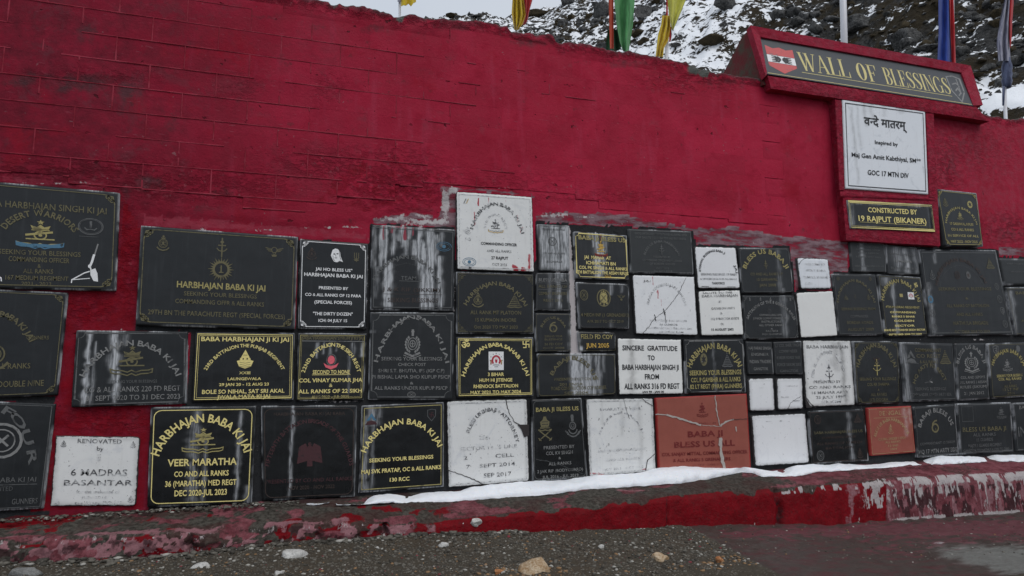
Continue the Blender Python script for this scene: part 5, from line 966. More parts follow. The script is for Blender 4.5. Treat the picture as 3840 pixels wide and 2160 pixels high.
# serif capitals, drawn stroke by stroke
def serif_word(A, text, x0, x1, y_top, hgt, col, slope=0.0):
    T, t = .165, .050
    def glyphs(ch):
        s = []   # strokes: (points, widths)
        def ser(x, y, w_): s.append(([(x - w_, y), (x + w_, y)], [.045, .045]))
        if ch == 'W':
            s += [([(.07, 0), (.36, 1)], [T, T * .8]), ([(.36, 1), (.56, .1)], [t, t]), ([(.50, 0), (.80, 1)], [T, T * .8]), ([(.80, 1), (1.06, 0)], [t, t])]; ser(.08, .02, .15); ser(.50, .02, .14); ser(1.05, .02, .13); wd = 1.16
        elif ch == 'A':
            s += [([(.12, 1), (.42, 0)], [t, t]), ([(.40, 0), (.74, 1)], [T * .7, T]), ([(.2, .66), (.62, .66)], [t, t])]; ser(.12, .98, .13); ser(.74, .98, .17); wd = .9
        elif ch == 'L':
            s += [([(.18, 0), (.18, 1)], [T, T]), ([(.1, .975), (.66, .975)], [t, t]), ([(.66, 1), (.68, .66)], [.10, .03])]; ser(.18, .02, .17); ser(.18, .98, .17); wd = .74
        elif ch == 'O':
            s.append(('O', .43, .5, .36, .5)); wd = .88
        elif ch == 'F':
            s += [([(.18, 0), (.18, 1)], [T, T]), ([(.1, .025), (.64, .025)], [t, t]), ([(.64, 0), (.66, .3)], [.10, .03]), ([(.2, .49), (.48, .49)], [t, t]), ([(.48, .38), (.48, .62)], [.05, .05])]; ser(.18, .98, .17); ser(.18, .02, .17); wd = .72
        elif ch == 'E':
            s += [([(.18, 0), (.18, 1)], [T, T]), ([(.1, .025), (.62, .025)], [t, t]), ([(.62, 0), (.64, .28)], [.10, .03]), ([(.2, .49), (.48, .49)], [t, t]), ([(.48, .38), (.48, .6)], [.05, .05]), ([(.1, .975), (.66, .975)], [t, t]), ([(.66, 1), (.68, .7)], [.10, .03])]; ser(.18, .02, .17); ser(.18, .98, .17); wd = .76
        elif ch == 'B':
            s += [([(.18, 0), (.18, 1)], [T, T])]; ser(.14, .02, .13); ser(.14, .98, .13)
            for cy, ry, rx in ((.25, .235, .28), (.735, .255, .33)):
                p = [(.32 + rx * math.cos(math.radians(a)), cy - ry * math.sin(math.radians(a))) for a in range(90, -91, -15)]
                p = [(.2, p[0][1])] + p + [(.2, p[-1][1])]; wds = [t] + [t + (T - t) * abs(math.cos(math.radians(a))) ** 1.5 for a in range(90, -91, -15)] + [t]; s.append((p, wds))
            wd = .76
        elif ch == 'S':
            p, wds = [], []
            key = [(.58, .22), (.52, .07), (.36, .02), (.18, .09), (.13, .24), (.22, .38), (.40, .50), (.55, .62), (.60, .77), (.50, .93), (.33, .98), (.16, .92), (.09, .76)]
            wk = [.03, .05, .06, .10, .16, .21, .23, .21, .16, .10, .06, .05, .03]
            s.append((key, wk)); s.append(([(.58, .03), (.58, .28)], [.04, .04])); s.append(([(.09, .72), (.09, .97)], [.04, .04])); wd = .70
        elif ch == 'I':
            s += [([(.2, 0), (.2, 1)], [T, T])]; ser(.2, .02, .18); ser(.2, .98, .18); wd = .42
        elif ch == 'N':
            s += [([(.16, 0), (.16, 1)], [t, t]), ([(.14, 0), (.72, 1)], [T, T]), ([(.72, 0), (.72, 1)], [t, t])]; ser(.14, .02, .14); ser(.16, .98, .12); ser(.72, .02, .12); wd = .88
        elif ch == 'G':
            p = [(.46 + .36 * math.cos(math.radians(a)), .5 - .48 * math.sin(math.radians(a))) for a in range(40, 321, 20)]
            s.append((p, [t + (T - t) * abs(math.cos(math.radians(a))) ** 1.3 for a in range(40, 321, 20)])); s += [([(.74, .56), (.74, .95)], [T * .8, T * .8]), ([(.55, .56), (.88, .56)], [.045, .045]), ([(.73, .03), (.73, .3)], [.04, .04])]; wd = .92
        else: wd = .45
        return s, wd
    G_ = [glyphs(c) for c in text]; tot = sum(g[1] for g in G_); sc = (x1 - x0) / tot; x = x0
    for st_, wd in G_:
        A.marks = getattr(A, 'marks', []) + [(len(A.v), len(A.f))]
        for s in st_:
            def m(p): return (x + p[0] * sc, y_top + slope * (x + p[0] * sc - x0) + p[1] * hgt)
            if s[0] == 'O':
                _, cx, cy, rx, ry = s; n_ = 28; o, i_ = [], []
                for k in range(n_):
                    a = 2 * math.pi * k / n_; o.append(m((cx + rx * math.cos(a), cy + ry * math.sin(a)))); i_.append(m((cx + (rx - .2) * math.cos(a), cy + (ry - .035) * math.sin(a))))
                A.add(o + i_, [(k, (k + 1) % n_, n_ + (k + 1) % n_, n_ + k) for k in range(n_)], col)
            else: A.stroke([m(p) for p in s[0]], [q * sc for q in s[1]], col)
        x += wd * sc
def _words(A):
    W_, H_ = A.w, A.h
    serif_word(A, "WALL", .162 * W_, .395 * W_, .215 * H_, .52 * H_, 'N', .004); serif_word(A, "OF", .425 * W_, .53 * W_, .235 * H_, .51 * H_, 'N'); serif_word(A, "BLESSINGS", .563 * W_, .905 * W_, .24 * H_, .51 * H_, 'N')
_A = Art(WB, HB); _words(_A); _mk = _A.marks + [(len(_A.v), len(_A.f))]
for (v0, f0), (v1, f1) in zip(_mk[:-1], _mk[1:]):
    def _one(A, v0=v0, v1=v1, f0=f0, f1=f1): A.v = _A.v[v0:v1]; A.f = [tuple(i - v0 for i in q) for q in _A.f[f0:f1]]; A.c = _A.c[f0:f1]
    board_art("letter", _one, .0015)
board_art("ruled_line", lambda A: A.stroke([(.16 * A.w, .80 * A.h), (.90 * A.w, .80 * A.h)], .014 * A.h, 'N'), .0013)
board_art("ruled_line", lambda A: A.stroke([(.005 * A.w, .965 * A.h), (.995 * A.w, .965 * A.h)], .014 * A.h, 'N'), .0013)
def _shield(A):
    W_, H_ = A.w, A.h; X0, X1 = .018 * W_, .142 * W_; w_ = X1 - X0
    def p(u, v): return (X0 + u * w_, (.17 + v * .72) * H_)
    A.poly([p(0, 0), p(.26, .09), p(.5, .02), p(.74, .09), p(1, .02), p(1, .36), p(0, .36)], 'C'); A.poly([p(0, .66), p(1, .66), p(1, .76), p(.5, 1.04), p(0, .80)], 'C')
    A.poly([p(0, .37), p(1, .37), p(1, .65), p(0, .65)], 'w')
def _claws(A):
    W_, H_ = A.w, A.h; X0, X1 = .018 * W_, .142 * W_; w_ = X1 - X0
    def p(u, v): return (X0 + u * w_, (.17 + v * .72) * H_)
    for s, c in ((1, .37), (-1, .64)):
        A.poly([p(c + s * .02, .385), p(c + s * .10, .45), p(c + s * .12, .52), p(c + s * .02, .64), p(c - s * .09, .60), p(c - s * .10, .43)], 'B')
        for k in range(4): A.stroke([p(c - s * .05, .42 + .06 * k), p(c - s * .22, .405 + .07 * k)], [.06 * w_, .03 * w_], 'B')
board_art("emblem", _shield, .0012); board_art("emblem_claws", _claws, .002)
def _crest2(A): 
    emblem(A, 'shield', .945, .53, .40, 's', .62); 
board_art("emblem", _crest2, .0012)
wst = MB()

# ------------------------------------------------------------------ memorial plaques
GROUP = "memorial plaques fixed to the red wall"
def make_plaque(q, stone, t, bd, rgh, items, cracks, label, Y0=-.006, idx=0):
    if not rgh and Y0 > -.05: rgh = .30
    pts = [(q[0], q[1]), (q[2], q[3]), (q[4], q[5]), (q[6], q[7])]
    Yf = Y0 - t; c = np.array([P(a, b, Yf) for a, b in pts])
    W_ = (np.linalg.norm(c[1] - c[0]) + np.linalg.norm(c[2] - c[3])) / 2; H_ = (np.linalg.norm(c[3] - c[0]) + np.linalg.norm(c[2] - c[1])) / 2
    def at(u, v, out=0):
        u = np.asarray(u)[..., None]; v = np.asarray(v)[..., None]
        return (c[0] * (1 - u) + c[1] * u) * (1 - v) + (c[3] * (1 - u) + c[2] * u) * v + np.array([0, -out, 0])
    pw = max(q[2], q[4]) - min(q[0], q[6]); ph = max(q[5], q[7]) - min(q[1], q[3])
    ppx = np.array([a for a, _ in pts]); ppy = np.array([b for _, b in pts])
    hit = near(STREAK_W, ppx, ppy, 20) + near(STREAK_R, ppx, ppy, 20) + near(STREAK_D, ppx, ppy, 20)
    step = 5.5 if hit else (8 if rgh else 24)
    nu, nv = max(6, int(pw / step)), max(6, int(ph / step))
    U, V_ = np.meshgrid(np.linspace(0, 1, nu + 1), np.linspace(0, 1, nv + 1), indexing='ij')
    du, dv = np.zeros_like(U), np.zeros_like(U)
    if rgh:
        s = .008 * rgh; a = fbm(V_ * H_ * 22 + idx, 1, 2) + .3; b = fbm(U * W_ * 22 + idx, 5, 2) + .3
        lx = np.minimum(U, 1 - U) * W_; ly = np.minimum(V_, 1 - V_) * H_
        k1 = np.exp(-lx / .02); k2 = np.exp(-ly / .02)
        du = np.where(U < .5, 1, -1) * k1 * (a - .45) * s / W_; dv = np.where(V_ < .5, 1, -1) * k2 * (b - .45) * s / H_
        cr = np.exp(-(lx + ly) / .012) * s * .8 * (vnoise(U * 2 + idx, V_ * 2, idx) > .35); du += np.where(U < .5, 1, -1) * cr / W_; dv += np.where(V_ < .5, 1, -1) * cr / H_
    B = at(U + du, V_ + dv)
    ed = (U == 0) | (U == 1) | (V_ == 0) | (V_ == 1); B[..., 1] += ed * (.002 if not rgh else .003)
    if rgh: B[..., 1] -= (fbm(B[..., 0] * 8, 2, B[..., 2] * 8) - .5) * .004
    px_, py_ = proj(B); wr_ = np.zeros(B.shape)
    wr_[..., 0] = streaks(near(STREAK_W, px_, py_, 40), px_, py_); wr_[..., 1] = streaks(near(STREAK_R, px_, py_, 40), px_, py_); D = streaks(near(STREAK_D, px_, py_, 60), px_, py_)
    if stone in ('marble', 'chipped', 'warm', 'veined'):
        e = np.minimum(np.minimum(U, 1 - U) * W_, np.minimum(V_, 1 - V_) * H_)
        wr_[..., 0] = .75 * (1 - sstep(.0, .012 + .006 * rgh, e)) * (rgh > 0); wr_[..., 2] = np.maximum(D, .5 * (1 - sstep(.0, .05, e)) * (rgh > .8))
    elif stone == 'red': wr_[..., 1] = .75 * (1 - sstep(0, .035, np.minimum(np.minimum(U, 1 - U) * W_, np.minimum(V_, 1 - V_) * H_))) ; wr_[..., 2] = 0
    else:
        wr_[..., 2] = D; e = np.minimum(np.minimum(U, 1 - U) * W_, np.minimum(V_, 1 - V_) * H_)
        nz = fbm(B[..., 0] * 6 + idx, 2, B[..., 2] * 6, 3); wr_[..., 0] = np.maximum(wr_[..., 0], (1 - sstep(.002, .014, e)) * sstep(.46, .62, nz) * .55)
    v = B.reshape(-1, 3); f = grid_faces(nu, nv, True)
    ring = np.array([i * (nv + 1) for i in range(nu + 1)] + [nu * (nv + 1) + j for j in range(1, nv + 1)] + [i * (nv + 1) + nv for i in range(nu - 1, -1, -1)] + [j for j in range(nv - 1, 0, -1)])
    n0 = len(v); bkv = v[ring].copy(); bkv[:, 1] = Y0 + .03; m = len(ring); r2 = np.roll(np.arange(m), -1)
    v = np.concatenate([v, bkv]); f = np.concatenate([f, np.stack([ring, ring[r2], n0 + r2, n0 + np.arange(m)], -1)])
    bw_ = wr_.reshape(-1, 3)[ring].copy()
    if stone in ('marble', 'chipped', 'warm', 'veined'): bw_[:, 0] = 1.0
    wv = np.concatenate([wr_.reshape(-1, 3), bw_])
    base = at(.5, 1.0)
    o = mesh_obj("memorial_plaque", v, f, STONE_OF[stone], None, False, at=base, attrs={"wear": wv})
    tag(o, label, "plaque", GROUP)
    def emit(name, A, lift):
        if not A.v: return
        a = np.array(A.v); vv2 = at(a[:, 0] / W_, a[:, 1] / H_, lift); cols = sorted(set(A.c))
        po_ = mesh_obj(name, vv2, A.f, [INK[x] for x in cols], o, mi=[cols.index(x) for x in A.c], at=base)
        if name in ('text_line', 'arched_text'): tag(po_, kind='stuff')      # letters too small to pick apart
    if bd: A = Art(W_, H_); border(A, *bd, wd=.0085 if bd[1] in 'GHwB' else .0065); emit("border", A, .0030)
    for it in items:
        A = Art(W_, H_)
        if it[0] == 't' and it[3] > 0: A.line(it[1], it[2], it[3], it[4], it[5], it[6] if len(it) > 6 else .5, bold=it[5] in 'GHwBRoP'); emit("text_line", A, .0034)
        elif it[0] == 't': hindi(A, it[2], it[4], it[5]); emit("text_line", A, .0034)
        elif it[0] == 'a': A.arc(it[1], *it[2:9], it[9]); emit("arched_text", A, .0036)
        elif it[0] == 'u': A.stroke([(it[1] * W_, it[2] * H_), (it[3] * W_, it[4] * H_)], it[5] * H_, it[6]); emit("ruled_line", A, .0032)
    for it in items:
        if it[0] == 'e':
            A = Art(W_, H_); k = dict(asp=it[6] if len(it) > 6 else 1.0)
            if len(it) > 7: k['c2'] = it[7]
            emblem(A, it[1], it[2], it[3], it[4], it[5], **k)
            # overlapping strokes of one badge are lifted a hair apart
            if A.v:
                a = np.array(A.v); lift = np.zeros(len(a))
                for k_, fc in enumerate(A.f): lift[list(fc)] = .0028 + .00002 * (k_ % 60)
                vv2 = at(a[:, 0] / W_, a[:, 1] / H_); vv2[:, 1] -= lift; cols = sorted(set(A.c))
                mesh_obj("emblem", vv2, A.f, [INK[x] for x in cols], o, mi=[cols.index(x) for x in A.c], at=base)
    for kind, wd, line in cracks:
        L_ = np.array(line, float)
        if kind == 'c':
            vv2 = np.array([P(a, b, Yf - .006) for a, b in line]); mesh_obj("broken_corner", vv2, [tuple(range(len(line)))], CRACKM, o, at=base); continue
        # densify and jitter the crack line
        pts2 = []
        for i in range(len(L_) - 1):
            k = max(2, int(np.hypot(*(L_[i + 1] - L_[i])) / 7))
            for j in range(k):
                t_ = j / k; p_ = L_[i] * (1 - t_) + L_[i + 1] * t_; pts2.append(p_ + (random.uniform(-1.6, 1.6), random.uniform(-1.6, 1.6)))
        pts2.append(L_[-1]); A = Art(1, 1); A.stroke(pts2, [wd * random.uniform(.6, 1.25) for _ in pts2], 'B')
        vv2 = np.array([P(a, b, Yf - .0045) for a, b in A.v])
        mesh_obj("crack", vv2, A.f, CRACKL if kind == 'g' else (CRACKM if kind == 'd' else INK['d']), o, at=base)
    return o
def hindi(A, v, w_, col):
    H = .085 * A.h
    parts = []; x = 0.0
    def put(ch, dx=0, clip=None, adv=True):
        nonlocal x
        vv, f, a = glyph(ch, True)
        if clip is not None:
            keep = [q for q in f if all(vv[i][0] < clip for i in q)]; f = keep
        parts.append((vv + [x + dx, 0], f))
        if adv: x += a
    put('व')
    vv, f, a = glyph('न', False); xm = vv[:, 0].max()
    # half na: keep what lies left of its stem
    bmh = bmesh.new(); bv = [bmh.verts.new((p[0], p[1], 0)) for p in vv]
    for q in f:
        try: bmh.faces.new([bv[i] for i in q])
        except ValueError: pass
    bmesh.ops.bisect_plane(bmh, geom=bmh.verts[:] + bmh.edges[:] + bmh.faces[:], plane_co=(xm * .66, 0, 0), plane_no=(1, 0, 0), clear_outer=True)
    bmh.verts.ensure_lookup_table(); bmh.verts.index_update(); hv = np.array([p.co[:2] for p in bmh.verts]); hf = [tuple(p.index for p in q.verts) for q in bmh.faces]; bmh.free()
    parts.append((hv + [x, 0], hf)); x += xm * .60
    put('द'); put('े', 0, adv=False); x += .30
    for ch in 'मातरम': put(ch)
    put('्', -.02, adv=False)
    lo = min(p[0][:, 0].min() for p in parts if len(p[0])); hi = max(p[0][:, 0].max() for p in parts if len(p[0])); gw = hi - lo; x0 = .5 * A.w - w_ * A.w / 2; sc = w_ * A.w / gw; yb = v * A.h + H / 2
    for vv, f in parts: A.add(np.column_stack([x0 + (vv[:, 0] - lo) * sc, yb - vv[:, 1] / .62 * H]), f, col)
for i, pd in enumerate(PL): make_plaque(*pd, idx=i * 3)
for i, pd in enumerate(PANELS): make_plaque(*pd, Y0=YP - .002, idx=900 + i)
bpy.data.objects.remove(_go)
#@@REST
# ------------------------------------------------------------------ kerb ledge at the foot of the wall
YL = -.56
edge_z = poly_at([(-500,2052),(0,2028),(497,2008),(765,1991),(1277,1959),(1588,1955),(1976,1915),(2472,1862),(2557,1848),(2908,1824),(3305,1797),(3837,1772),(4400,1742)], YL)
foot_z = poly_at([(-500,2135),(0,2112),(400,2105),(860,2060),(1277,2022),(1707,2000),(2125,1995),(2522,1970),(2908,1974),(3057,1969),(3325,1954),(3837,1920),(4400,1885)], YL - .03)
NX = 1500; xk = np.linspace(XL, XR, NX + 1); ez = edge_z(xk); fz = foot_z(xk)
ez = ez + (fbm(xk * 4, 2, 9) - .5) * .02
rows_ = []; NTOP = 20; NF = 20
for k in range(NTOP):                                 # ledge top, wall to edge
    t = k / (NTOP - 1); yy = .04 + (YL + .02 - .04) * t; zz = LEDGE_BACK + (ez - LEDGE_BACK) * (t ** 1.1)
    rows_.append(np.stack([xk, np.full_like(xk, yy), zz], -1))
for k in range(NF):                                   # rounded arris, then the face
    t = (k + 1) / NF; zz = ez - .010 + (fz - .10 - ez) * t; yy = YL - .002 - .035 * t - .012 * (k > 0)
    rows_.append(np.stack([xk, np.full_like(xk, yy), zz], -1))
K = np.stack(rows_, 1)
x_, y_, z_ = K[..., 0].copy(), K[..., 1].copy(), K[..., 2].copy()
nx0 = (fbm(x_ * 7, y_ * 7, z_ * 7, 4) - .5); nx1 = (fbm(x_ * 28, y_ * 28, z_ * 28, 3) - .5); nx2 = (fbm(x_ * 3, y_ * 2, z_ * 3, 2) - .5)
kpx, kpy = proj(K); rowi = np.arange(K.shape[1])[None, :] + np.zeros((NX + 1, 1)); face = rowi >= NTOP; t_row = np.clip(rowi / (NTOP - 1), 0, 1)
tf = np.clip((ez[:, None] - z_) / np.maximum(ez - fz, .02)[:, None], 0, 1)          # 0 at the arris, 1 at the ground
crumb = 1 - sstep(1300, 1750, kpx)
crt = 1 - sstep(1050, 1280, kpx)
amp = .012 + .075 * crumb * face + .030 * crt * (~face) * (rowi > 1)
K[..., 2] += nx0 * amp * (~face) * 1.5 + nx1 * .010 * (~face) * (rowi > 1) + nx2 * .03 * crt * (rowi > 2)
K[..., 1] += (nx0 * amp * 1.3 + nx1 * (.008 + .035 * crumb)) * face
arris = np.exp(-((rowi - NTOP) / 2.0) ** 2); chip = sstep(.56, .66, fbm(x_ * 6, 4, 4, 4))[:, :]
K[..., 1] += arris * chip * (.012 + .05 * crumb); K[..., 2] -= arris * chip * (.008 + .03 * crumb)
for jx, jw, jd in ((2502, 3, .02), (2922, 13, .05), (3327, 3, .012), (1440, 10, .06), (720, 12, .06)):
    K[..., 1] += np.exp(-((kpx - jx - 30 * nx0) / jw) ** 2) * jd * face * (.5 + nx1 + .5)
def msk(sx, sz, seed, a, b, o=5):
    return sstep(a, b, fbm(x_ * sx + seed, y_ * sx + seed * .3, z_ * sz + seed, o))
fc = face.astype(float); tp = 1 - fc
R1_ = sstep(1575, 1640, kpx + 120 * nx0 * 2); R2_ = sstep(3315, 3335, kpx)
zz = np.zeros(K.shape); ww = np.zeros(K.shape)
# fresh red on the middle length, ragged along its top; patches on the crumbled left length and on the right
red_mid = fc * R1_ * (1 - R2_) * sstep(.0, .10, tf + .28 * (nx0 * 2) - .05 * sstep(2500, 2800, kpx)) 
zz[..., 0] = np.maximum(red_mid, fc * (1 - R1_) * np.maximum(msk(7, 13, 3, .52, .60) * .75, (tf > .55) * sstep(1280, 1400, kpx) * .8) * (tf > .12))
zz[..., 0] = np.maximum(zz[..., 0], fc * R2_ * msk(9, 6, 7, .52, .56) * .9)
zz[..., 0] = np.maximum(zz[..., 0], tp * msk(4, 14, 13, .57, .66) * .62 * (kpx < 1900))
zz[..., 0] = np.maximum(zz[..., 0], fc * (kpx > 3690) * msk(6, 4, 3, .44, .5))
# faded pink and maroon
zz[..., 1] = np.maximum(tp * (kpx > 2780) * (.50 + .35 * msk(2, 16, 5, .45, .55)) , tp * msk(3.5, 16, 9, .50, .62) * .62)
zz[..., 1] = np.maximum(zz[..., 1], fc * (1 - R1_) * msk(8, 12, 21, .50, .56) * .7); zz[..., 1] = np.maximum(zz[..., 1], fc * R2_ * .9)
zz[..., 1] *= 1 - .9 * tp * np.exp(-((kpx - 2760) / 150) ** 2) * (t_row > .45)
# pale pink worn strip along the edge, left
strip_ = np.exp(-((t_row - .93) / .10) ** 2) * tp
ww[..., 1] = np.maximum(strip_ * sstep(560, 700, kpx) * (1 - sstep(1290, 1340, kpx)) * msk(4, 14, 2, .40, .52) * .8, strip_ * (kpx < 600) * msk(7, 14, 5, .48, .58) * .7)
ww[..., 1] = np.maximum(ww[..., 1], fc * (1 - R1_) * msk(16, 20, 31, .53, .60) * (tf < .85) * .8); ww[..., 1] = np.maximum(ww[..., 1], fc * R2_ * msk(28, 8, 31, .52, .60) * .9)
ww[..., 1] = np.maximum(ww[..., 1], tp * np.exp(-((kpx - 2330) / 190) ** 2) * np.exp(-((t_row - .62) / .13) ** 2) * msk(2, 12, 8, .40, .48) * .8)
ww[..., 1] = np.maximum(ww[..., 1], fc * .62 * np.exp(-((kpx - 3200) / 45) ** 2) * msk(10, 10, 6, .42, .5))
# white undercoat and crumbs
ww[..., 0] = fc * R2_ * msk(30, 9, 41, .55, .62) * (1 - .7 * tf) ; ww[..., 0] = np.maximum(ww[..., 0], fc * np.exp(-((kpx - 3290) / 55) ** 2) * msk(22, 9, 41, .50, .55) * (tf < .7))
ww[..., 0] = np.maximum(ww[..., 0], fc * sstep(2905, 2930, kpx) * (1 - R2_) * msk(25, 22, 45, .54, .58) * (tf < .16)); ww[..., 0] = np.maximum(ww[..., 0], fc * R1_ * msk(30, 26, 47, .78, .80))
ww[..., 0] = np.maximum(ww[..., 0], fc * (1 - R1_) * msk(20, 24, 51, .52, .64) * sstep(.4, .95, tf) * .6); ww[..., 0] = np.maximum(ww[..., 0], arris * (1 - sstep(1300, 1500, kpx)) * msk(22, 22, 53, .54, .64) * .5)
ww[..., 0] = np.maximum(ww[..., 0], arris * sstep(3200, 3400, kpx) * msk(14, 14, 57, .42, .48))
ww[..., 0] = np.maximum(ww[..., 0], fc * (tf > .93) * sstep(3300, 3400, kpx) * msk(9, 4, 3, .45, .5) * .8)
ww[..., 2] = np.maximum(fc * R2_ * msk(16, 8, 61, .50, .58) * (tf > .25) * .8, tp * (t_row < .25) * msk(6, 14, 63, .42, .56) * .6); ww[..., 2] = np.maximum(ww[..., 2], fc * np.exp(-((kpx - 2922 - 60 * nx0) / 18) ** 2) * .55)
ww[..., 2] = np.maximum(ww[..., 2], tp * (kpx > 2900) * msk(3, 30, 65, .52, .64) * .5); ww[..., 2] = np.maximum(ww[..., 2], fc * (1 - R1_) * msk(11, 13, 67, .52, .62) * .6); ww[..., 2] = np.maximum(ww[..., 2], fc * np.exp(-((kpx - 2502) / 3) ** 2) * .8)
kerb = mesh_obj("kerb", K.reshape(-1, 3), grid_faces(NX, K.shape[1] - 1, True), KERB, None, True, attrs={"zone": zz.reshape(-1, 3), "wear": ww.reshape(-1, 3)})
tag(kerb, kind="structure")

# ------------------------------------------------------------------ ground
gx = np.concatenate([np.linspace(-60, -4.0, 24)[:-1], np.linspace(-4.0, 10.0, 700), np.linspace(10, 70, 24)[1:]])
gy = np.concatenate([np.linspace(-60, -2.4, 24)[:-1], np.linspace(-2.4, -.35, 200), ])
GX, GY = np.meshgrid(gx, gy, indexing='ij')
def ground_z(x, y):
    b = foot_z(np.clip(x, XL, XR)); d = np.clip(-.6 - y, 0, 60)
    bump = (fbm(x * 2.2, y * 2.2, 1) - .5) * .05 + (fbm(x * 12, y * 12, 3, 5) - .5) * .034
    return b + bump + .004 - .01 * np.minimum(d, 6) 
GZ = ground_z(GX, GY); Gp = np.stack([GX, GY, GZ], -1); gpx, gpy = proj(Gp)
inf = (GY > -2.4) & (GX > -4.2) & (GX < 10.2)
# right-hand part is trodden earth and a thin concrete apron with spilt red paint
bx = 2560 + (gpy - 1963) * 1.9
dirt = sstep(-60, 60, gpx - bx) * inf
zz = np.zeros(Gp.shape); ww = np.zeros(Gp.shape); zz[..., 0] = dirt
zz[..., 1] = .66 * np.exp(-((gpx - 3660) / 270) ** 2 - ((gpy - 2080 - (gpx - 3640) * .12) / 60) ** 2) * inf + .3 * sstep(3600, 3840, gpx) * sstep(1990, 2050, gpy) * inf
zz[..., 2] = inf * dirt * (.66 * np.exp(-((gpy - 1995 + (gpx - 2900) * .03) / 34) ** 2) * sstep(2560, 2800, gpx) + .40 * sstep(2950, 3300, gpx) * np.exp(-((gpy - 2060 - (gpx - 3300) * -.1) / 50) ** 2))
ww[..., 0] = inf * (.38 * np.exp(-((gpy - (2030 + (gpx - 3500) * .22)) / 14) ** 2) * sstep(3400, 3500, gpx) + .3 * np.exp(-((gpx - 3780) / 70) ** 2 - ((gpy - 1975) / 12) ** 2))
ww[..., 1] = inf * (.40 * np.exp(-((gpx - 2750) / 160) ** 2 - ((gpy - 2140) / 50) ** 2) + .55 * np.exp(-((gpx - 1960) / 110) ** 2 - ((gpy - 2160) / 22) ** 2))
ground = mesh_obj("ground", Gp.reshape(-1, 3), grid_faces(len(gx) - 1, len(gy) - 1), GROUND, None, True, attrs={"zone": zz.reshape(-1, 3), "wear": ww.reshape(-1, 3)}); tag(ground, kind="structure")

# ------------------------------------------------------------------ stones
def ico(sub=1):
    b = bmesh.new(); bmesh.ops.create_icosphere(b, subdivisions=sub, radius=1); b.verts.index_update()
    v = np.array([p.co[:] for p in b.verts]); f = np.array([[p.index for p in q.verts] for q in b.faces]); b.free(); return v, f
ICO1 = ico(1); ICO2 = ico(2); ICO3 = ico(3)
def stone_shape(base, seed, ang=.5, flat=.6):
    v = base.copy(); r = .72 + ang * fbm(v[:, 0] * 1.3 + seed, v[:, 1] * 1.3 + seed * 2, v[:, 2] * 1.3, 3)
    rs = np.random.RandomState(int(seed * 7) % 9999)
    for _ in range(15):                              # knock flats on it
        n = rs.randn(3); n /= np.linalg.norm(n); d = rs.uniform(.48, .80); k = v @ n; v = v - np.outer(np.maximum(k - d, 0), n)
    return v * r[:, None] * [1, 1, flat]
def scatter(name, places, mats, kind="stuff", base=ICO1, parent=None, smooth=False, ang=.5):
    v0, f0 = base; n = len(places); shapes = [stone_shape(v0, s * 3.7 + 1, ang) for s in range(24)]
    V = np.empty((n, len(v0), 3)); mi = np.empty((n, len(f0)), np.int32)
    for i, (p, sx, sy, sz, rot, m) in enumerate(places):
        s = shapes[i % 24] * [sx, sy, sz]; c_, s_ = math.cos(rot), math.sin(rot)
        V[i, :, 0] = s[:, 0] * c_ - s[:, 1] * s_ + p[0]; V[i, :, 1] = s[:, 0] * s_ + s[:, 1] * c_ + p[1]; V[i, :, 2] = s[:, 2] + p[2]; mi[i] = m
    Fc = (f0[None] + (np.arange(n) * len(v0))[:, None, None]).reshape(-1, 3)
    o = mesh_obj(name, V.reshape(-1, 3), Fc, mats, parent, smooth, mi=mi.ravel())
    return tag(o, kind=kind)
PEB = [mat_plain("grey_pebble", (.125, .115, .095), .85, .45, 90), mat_plain("dark_pebble", (.050, .045, .036), .9, .3, 90), mat_plain("pale_pebble", (.36, .345, .31), .8, .25, 90), mat_plain("tan_pebble", (.25, .15, .075), .85, .35, 60), mat_plain("red_chip", (.20, .03, .04), .8, .3, 60)]
pl_ = []; R = random.Random(5)
while len(pl_) < 21000:
    x = R.uniform(-2.6, 9.5); y = R.uniform(-1.95, -.60); z = float(0)
    pl_.append((x, y))
arr = np.array(pl_); az = ground_z(arr[:, 0], arr[:, 1]); apx, apy = proj(np.column_stack([arr, az]))
places = []
for (x, y), z, a, b in zip(pl_, az, apx, apy):
    onDirt = a > 2560 + (b - 1963) * 1.9
    if onDirt and R.random() < .86: continue
    s = .0050 + .019 * R.random() ** 3.0
    if onDirt: s *= .7
    tan = math.exp(-((a - 1960) / 150) ** 2 - ((b - 2150) / 30) ** 2) > .3 or (math.exp(-((a - 2760) / 150) ** 2 - ((b - 2130) / 45) ** 2) > .35)
    rr = R.random(); m = 0 if rr < .56 else 1 if rr < .86 else 2 if rr < .93 else 3 if rr < .99 else 4
    if tan and R.random() < .5: m = 3 if R.random() < .7 else 2; s *= 1.25
    places.append(((x, y, z + s * .1), s, s * R.uniform(.6, 1), s * R.uniform(.6, 1.1), R.uniform(0, 6.3), m))
